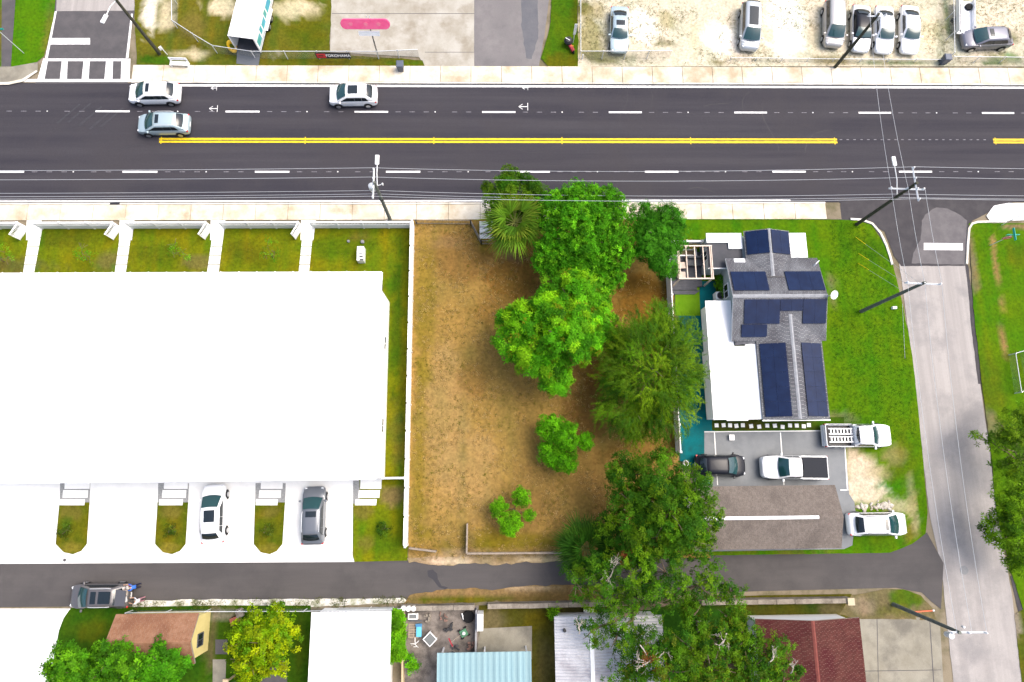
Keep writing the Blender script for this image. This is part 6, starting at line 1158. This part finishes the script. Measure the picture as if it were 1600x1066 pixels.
# gardens south of the alley
for k, (bx, lb, lo) in enumerate((((112, 1062), 'round bright tree at the left of three by the white court', [(108, 1040, 3.6, 1.6), (95, 1058, 3.2, 1.3), (128, 1052, 3.6, 1.4)]), ((182, 1062), 'round bright tree in the middle of three by the cottage', [(175, 1030, 3.8, 1.5), (190, 1050, 4.0, 1.7), (160, 1050, 3.6, 1.4), (200, 1032, 3.6, 1.1)]), ((250, 1058), 'dark round tree at the right of three by the cottage', [(250, 1035, 3.8, 1.6), (238, 1052, 3.6, 1.4), (268, 1050, 3.6, 1.3)]))):
    tree('round_tree', lb, bx, lo, [(.027, .108, .006), (.043, .135, .008), (.016, .072, .006)] if k < 2 else [(.022, .11, .006), (.035, .14, .008), (.015, .075, .005)], 30 + k, dens=1.0, clump=.45, nl=10, ln=.26, wd=.11, trunk_r=.14, group='round trees by the cottage')
tree('yellow_tree', 'yellow-green leafy tree beside the white metal shed', (412, 1010), [(400, 975, 3.6, 1.5), (435, 968, 3.6, 1.2), (440, 1000, 3.6, 1.4), (385, 1000, 3.4, 1.4), (412, 1005, 4.2, 1.7), (395, 1035, 3.2, 1.4), (430, 1032, 3.2, 1.3), (455, 985, 3.0, .8), (375, 1030, 2.8, .9), (405, 1052, 2.8, .9)], YEL, 40, dens=.85, clump=.42, nl=9, ln=.24, wd=.12, trunk_r=.14)
tree('hedge', 'tall clipped hedge strip between the white shed and the junk yard', (620, 995), [(619, 965, 1.8, .55), (621, 980, 1.9, .6), (619, 995, 1.9, .6), (621, 1010, 1.9, .6), (620, 1024, 1.8, .55)], [(.045, .16, .006), (.06, .18, .008), (.03, .11, .005)], 41, dens=2.2, clump=.34, nl=9, ln=.22, wd=.10, trunk_r=.06, cat='hedge')
tree('shrub', 'round green shrub against the tan timber fence in the junk yard', (642, 1040), [(641, 1034, 1.0, .6), (646, 1042, 1.0, .5)], [(.035, .15, .005), (.05, .18, .008)], 42, clump=.32, nl=9, ln=.2, wd=.09, trunk_r=.05, cat='shrub')
tree('shrub', 'small bright spiky plant at the corner of the corrugated shed', (866, 956), [(866, 955, .9, .45)], [(.10, .24, .01), (.06, .19, .008)], 43, clump=.3, nl=10, ln=.4, wd=.07, trunk_r=.05, cat='shrub')
tree('shrub', 'small bright plant in the dark bed beside the house wall', (1129, 452), [(1130, 452, .8, .5), (1124, 440, .8, .5), (1132, 462, .7, .35)], [(.03, .12, .006), (.05, .15, .008)], 44, clump=.26, nl=9, ln=.2, wd=.07, trunk_r=.04, cat='shrub')
for k, (px, lb) in enumerate(((1066, 'left'), (1078, 'middle'), (1091, 'right'))): tree('shrub', 'yellow-green shrub in the white planter, %s one' % lb, (px, 388), [(px, 382, 1.0, .42)], [(.06, .10, .006), (.12, .11, .006), (.10, .06, .01)], 45 + k, clump=.26, nl=8, ln=.2, wd=.07, trunk_r=.03, cat='shrub', group='planter shrubs')
for k, (px, py, lb) in enumerate(((105, 829, 'first'), (267, 829, 'second'), (419, 828, 'third'))): tree('round_shrub', 'small dark round shrub on the %s drive island from the left' % lb, (px, py), [(px, py, .45, .55, .4), (px + (-9 if k == 0 else 3), py + 2, .35, .35, .3)], [(.025, .055, .010), (.05, .075, .012), (.016, .038, .008)], 50 + k, dens=.8, clump=.24, nl=7, ln=.13, wd=.06, trunk_r=.03, cat='shrub', group='drive island shrubs')
tree('round_shrub', 'dark round shrub on the grass right of the white drive', (600, 827), [(600, 827, .45, .62, .45)], [(.015, .05, .008), (.03, .07, .010), (.012, .035, .007)], 54, dens=1.0, clump=.24, nl=7, ln=.13, wd=.06, trunk_r=.03, cat='shrub', group='drive island shrubs')
for k, (px, py, lb) in enumerate(((2, 398, 'at the left edge'), (132, 395, 'between the first and second paths'), (277, 388, 'between the second and third paths'), (422, 390, 'between the third and fourth paths'))): tree('young_tree', 'thin young tree on the front lawn ' + lb, (px + 5, py + 12), [(px - 4, py - 6, 1.9, .75), (px + 8, py + 6, 1.7, .7), (px - 6, py + 8, 1.6, .5)], [(.03, .12, .008), (.045, .145, .010)], 60 + k, dens=.28, clump=.4, nl=6, ln=.2, wd=.05, trunk_r=.035, group='young front lawn trees')
# ================================================================ ground cover: dry grass and turf tufts
def inside(P, poly):
    x, y = P[:, 0], P[:, 1]; r_ = np.zeros(len(P), bool); n = len(poly)
    for i in range(n):
        (x1, y1), (x2, y2) = poly[i], poly[(i + 1) % n]; c_ = ((y1 > y) != (y2 > y)) & (x < (x2 - x1) * (y - y1) / (y2 - y1 + 1e-12) + x1); r_ ^= c_
    return r_
def tufts(name, label, poly, n, ln, cols, seed, z=.06, k=5, patch=None, wd=.035, cat='grass'):
    rng = np.random.default_rng(seed); pw = [g2(*p) for p in poly]; A = np.array(pw); lo, hi = A.min(0), A.max(0); P = rng.uniform(lo, hi, (int(n * 1.9), 2)); P = P[inside(P, pw)][:n]
    if patch:
        v = np.array([noise.noise(Vector((p[0] * patch, p[1] * patch, seed))) + .5 * noise.noise(Vector((p[0] * patch * 3, p[1] * patch * 3, 5))) for p in P]); P = P[v + rng.normal(0, .12, len(P)) > .0]
    Cn = np.c_[P, np.full(len(P), z)]; V, F, Cc = rosettes(rng, Cn, np.tile([0, 0, 1.], (len(P), 1)) + rng.normal(0, .15, (len(P), 3)), k, ln, wd, cols, el=(.1, 1.0)); return tag(kind(np_mesh(name, V, F, Cc, M_leaf), 'stuff'), label, cat)
LOT = [(650, 352), (740, 352), (850, 350), (1048, 342), (1058, 720), (1095, 866), (880, 868), (760, 872), (642, 874)]
tufts('dry_grass', 'dry straw-coloured grass scattered over the brown plot', LOT, 11000, .15, [(.50, .37, .17), (.42, .30, .12), (.34, .23, .08), (.28, .21, .06)], 70, k=5, patch=.5, z=.09)
tufts('weeds', 'olive weeds in patches on the brown plot', LOT, 5000, .14, [(.15, .14, .012), (.19, .16, .02), (.12, .13, .008)], 71, k=5, patch=.28, z=.09)
tufts('verge_weeds', 'tufts of grass in the sandy verge and car lot', [(905, 0), (1600, 0), (1600, 103), (905, 103)], 5200, .14, [(.12, .13, .03), (.2, .19, .07), (.28, .24, .12)], 72, k=5, patch=.25, z=.05)
tufts('gravel_weeds', 'weeds growing through the white gravel strip', [(208, 939), (640, 933), (640, 946), (208, 951)], 700, .2, [(.06, .09, .01), (.12, .13, .02)], 73, patch=.8, z=.06)
tufts('lawn_grass', 'longer grass blades on the corner house lawn', [(1296, 346), (1345, 348), (1390, 410), (1420, 560), (1436, 700), (1300, 655)], 4500, .08, [(.035, .125, .001), (.05, .15, .002), (.025, .095, .001)], 74, z=.05, k=4)
tufts('front_grass', 'longer grass blades on the town-house front lawn', [(0, 360), (640, 360), (634, 740), (615, 740), (612, 450), (600, 430), (0, 430)], 5000, .08, [(.09, .115, .004), (.07, .12, .003), (.14, .12, .02)], 75, z=.06, k=4)
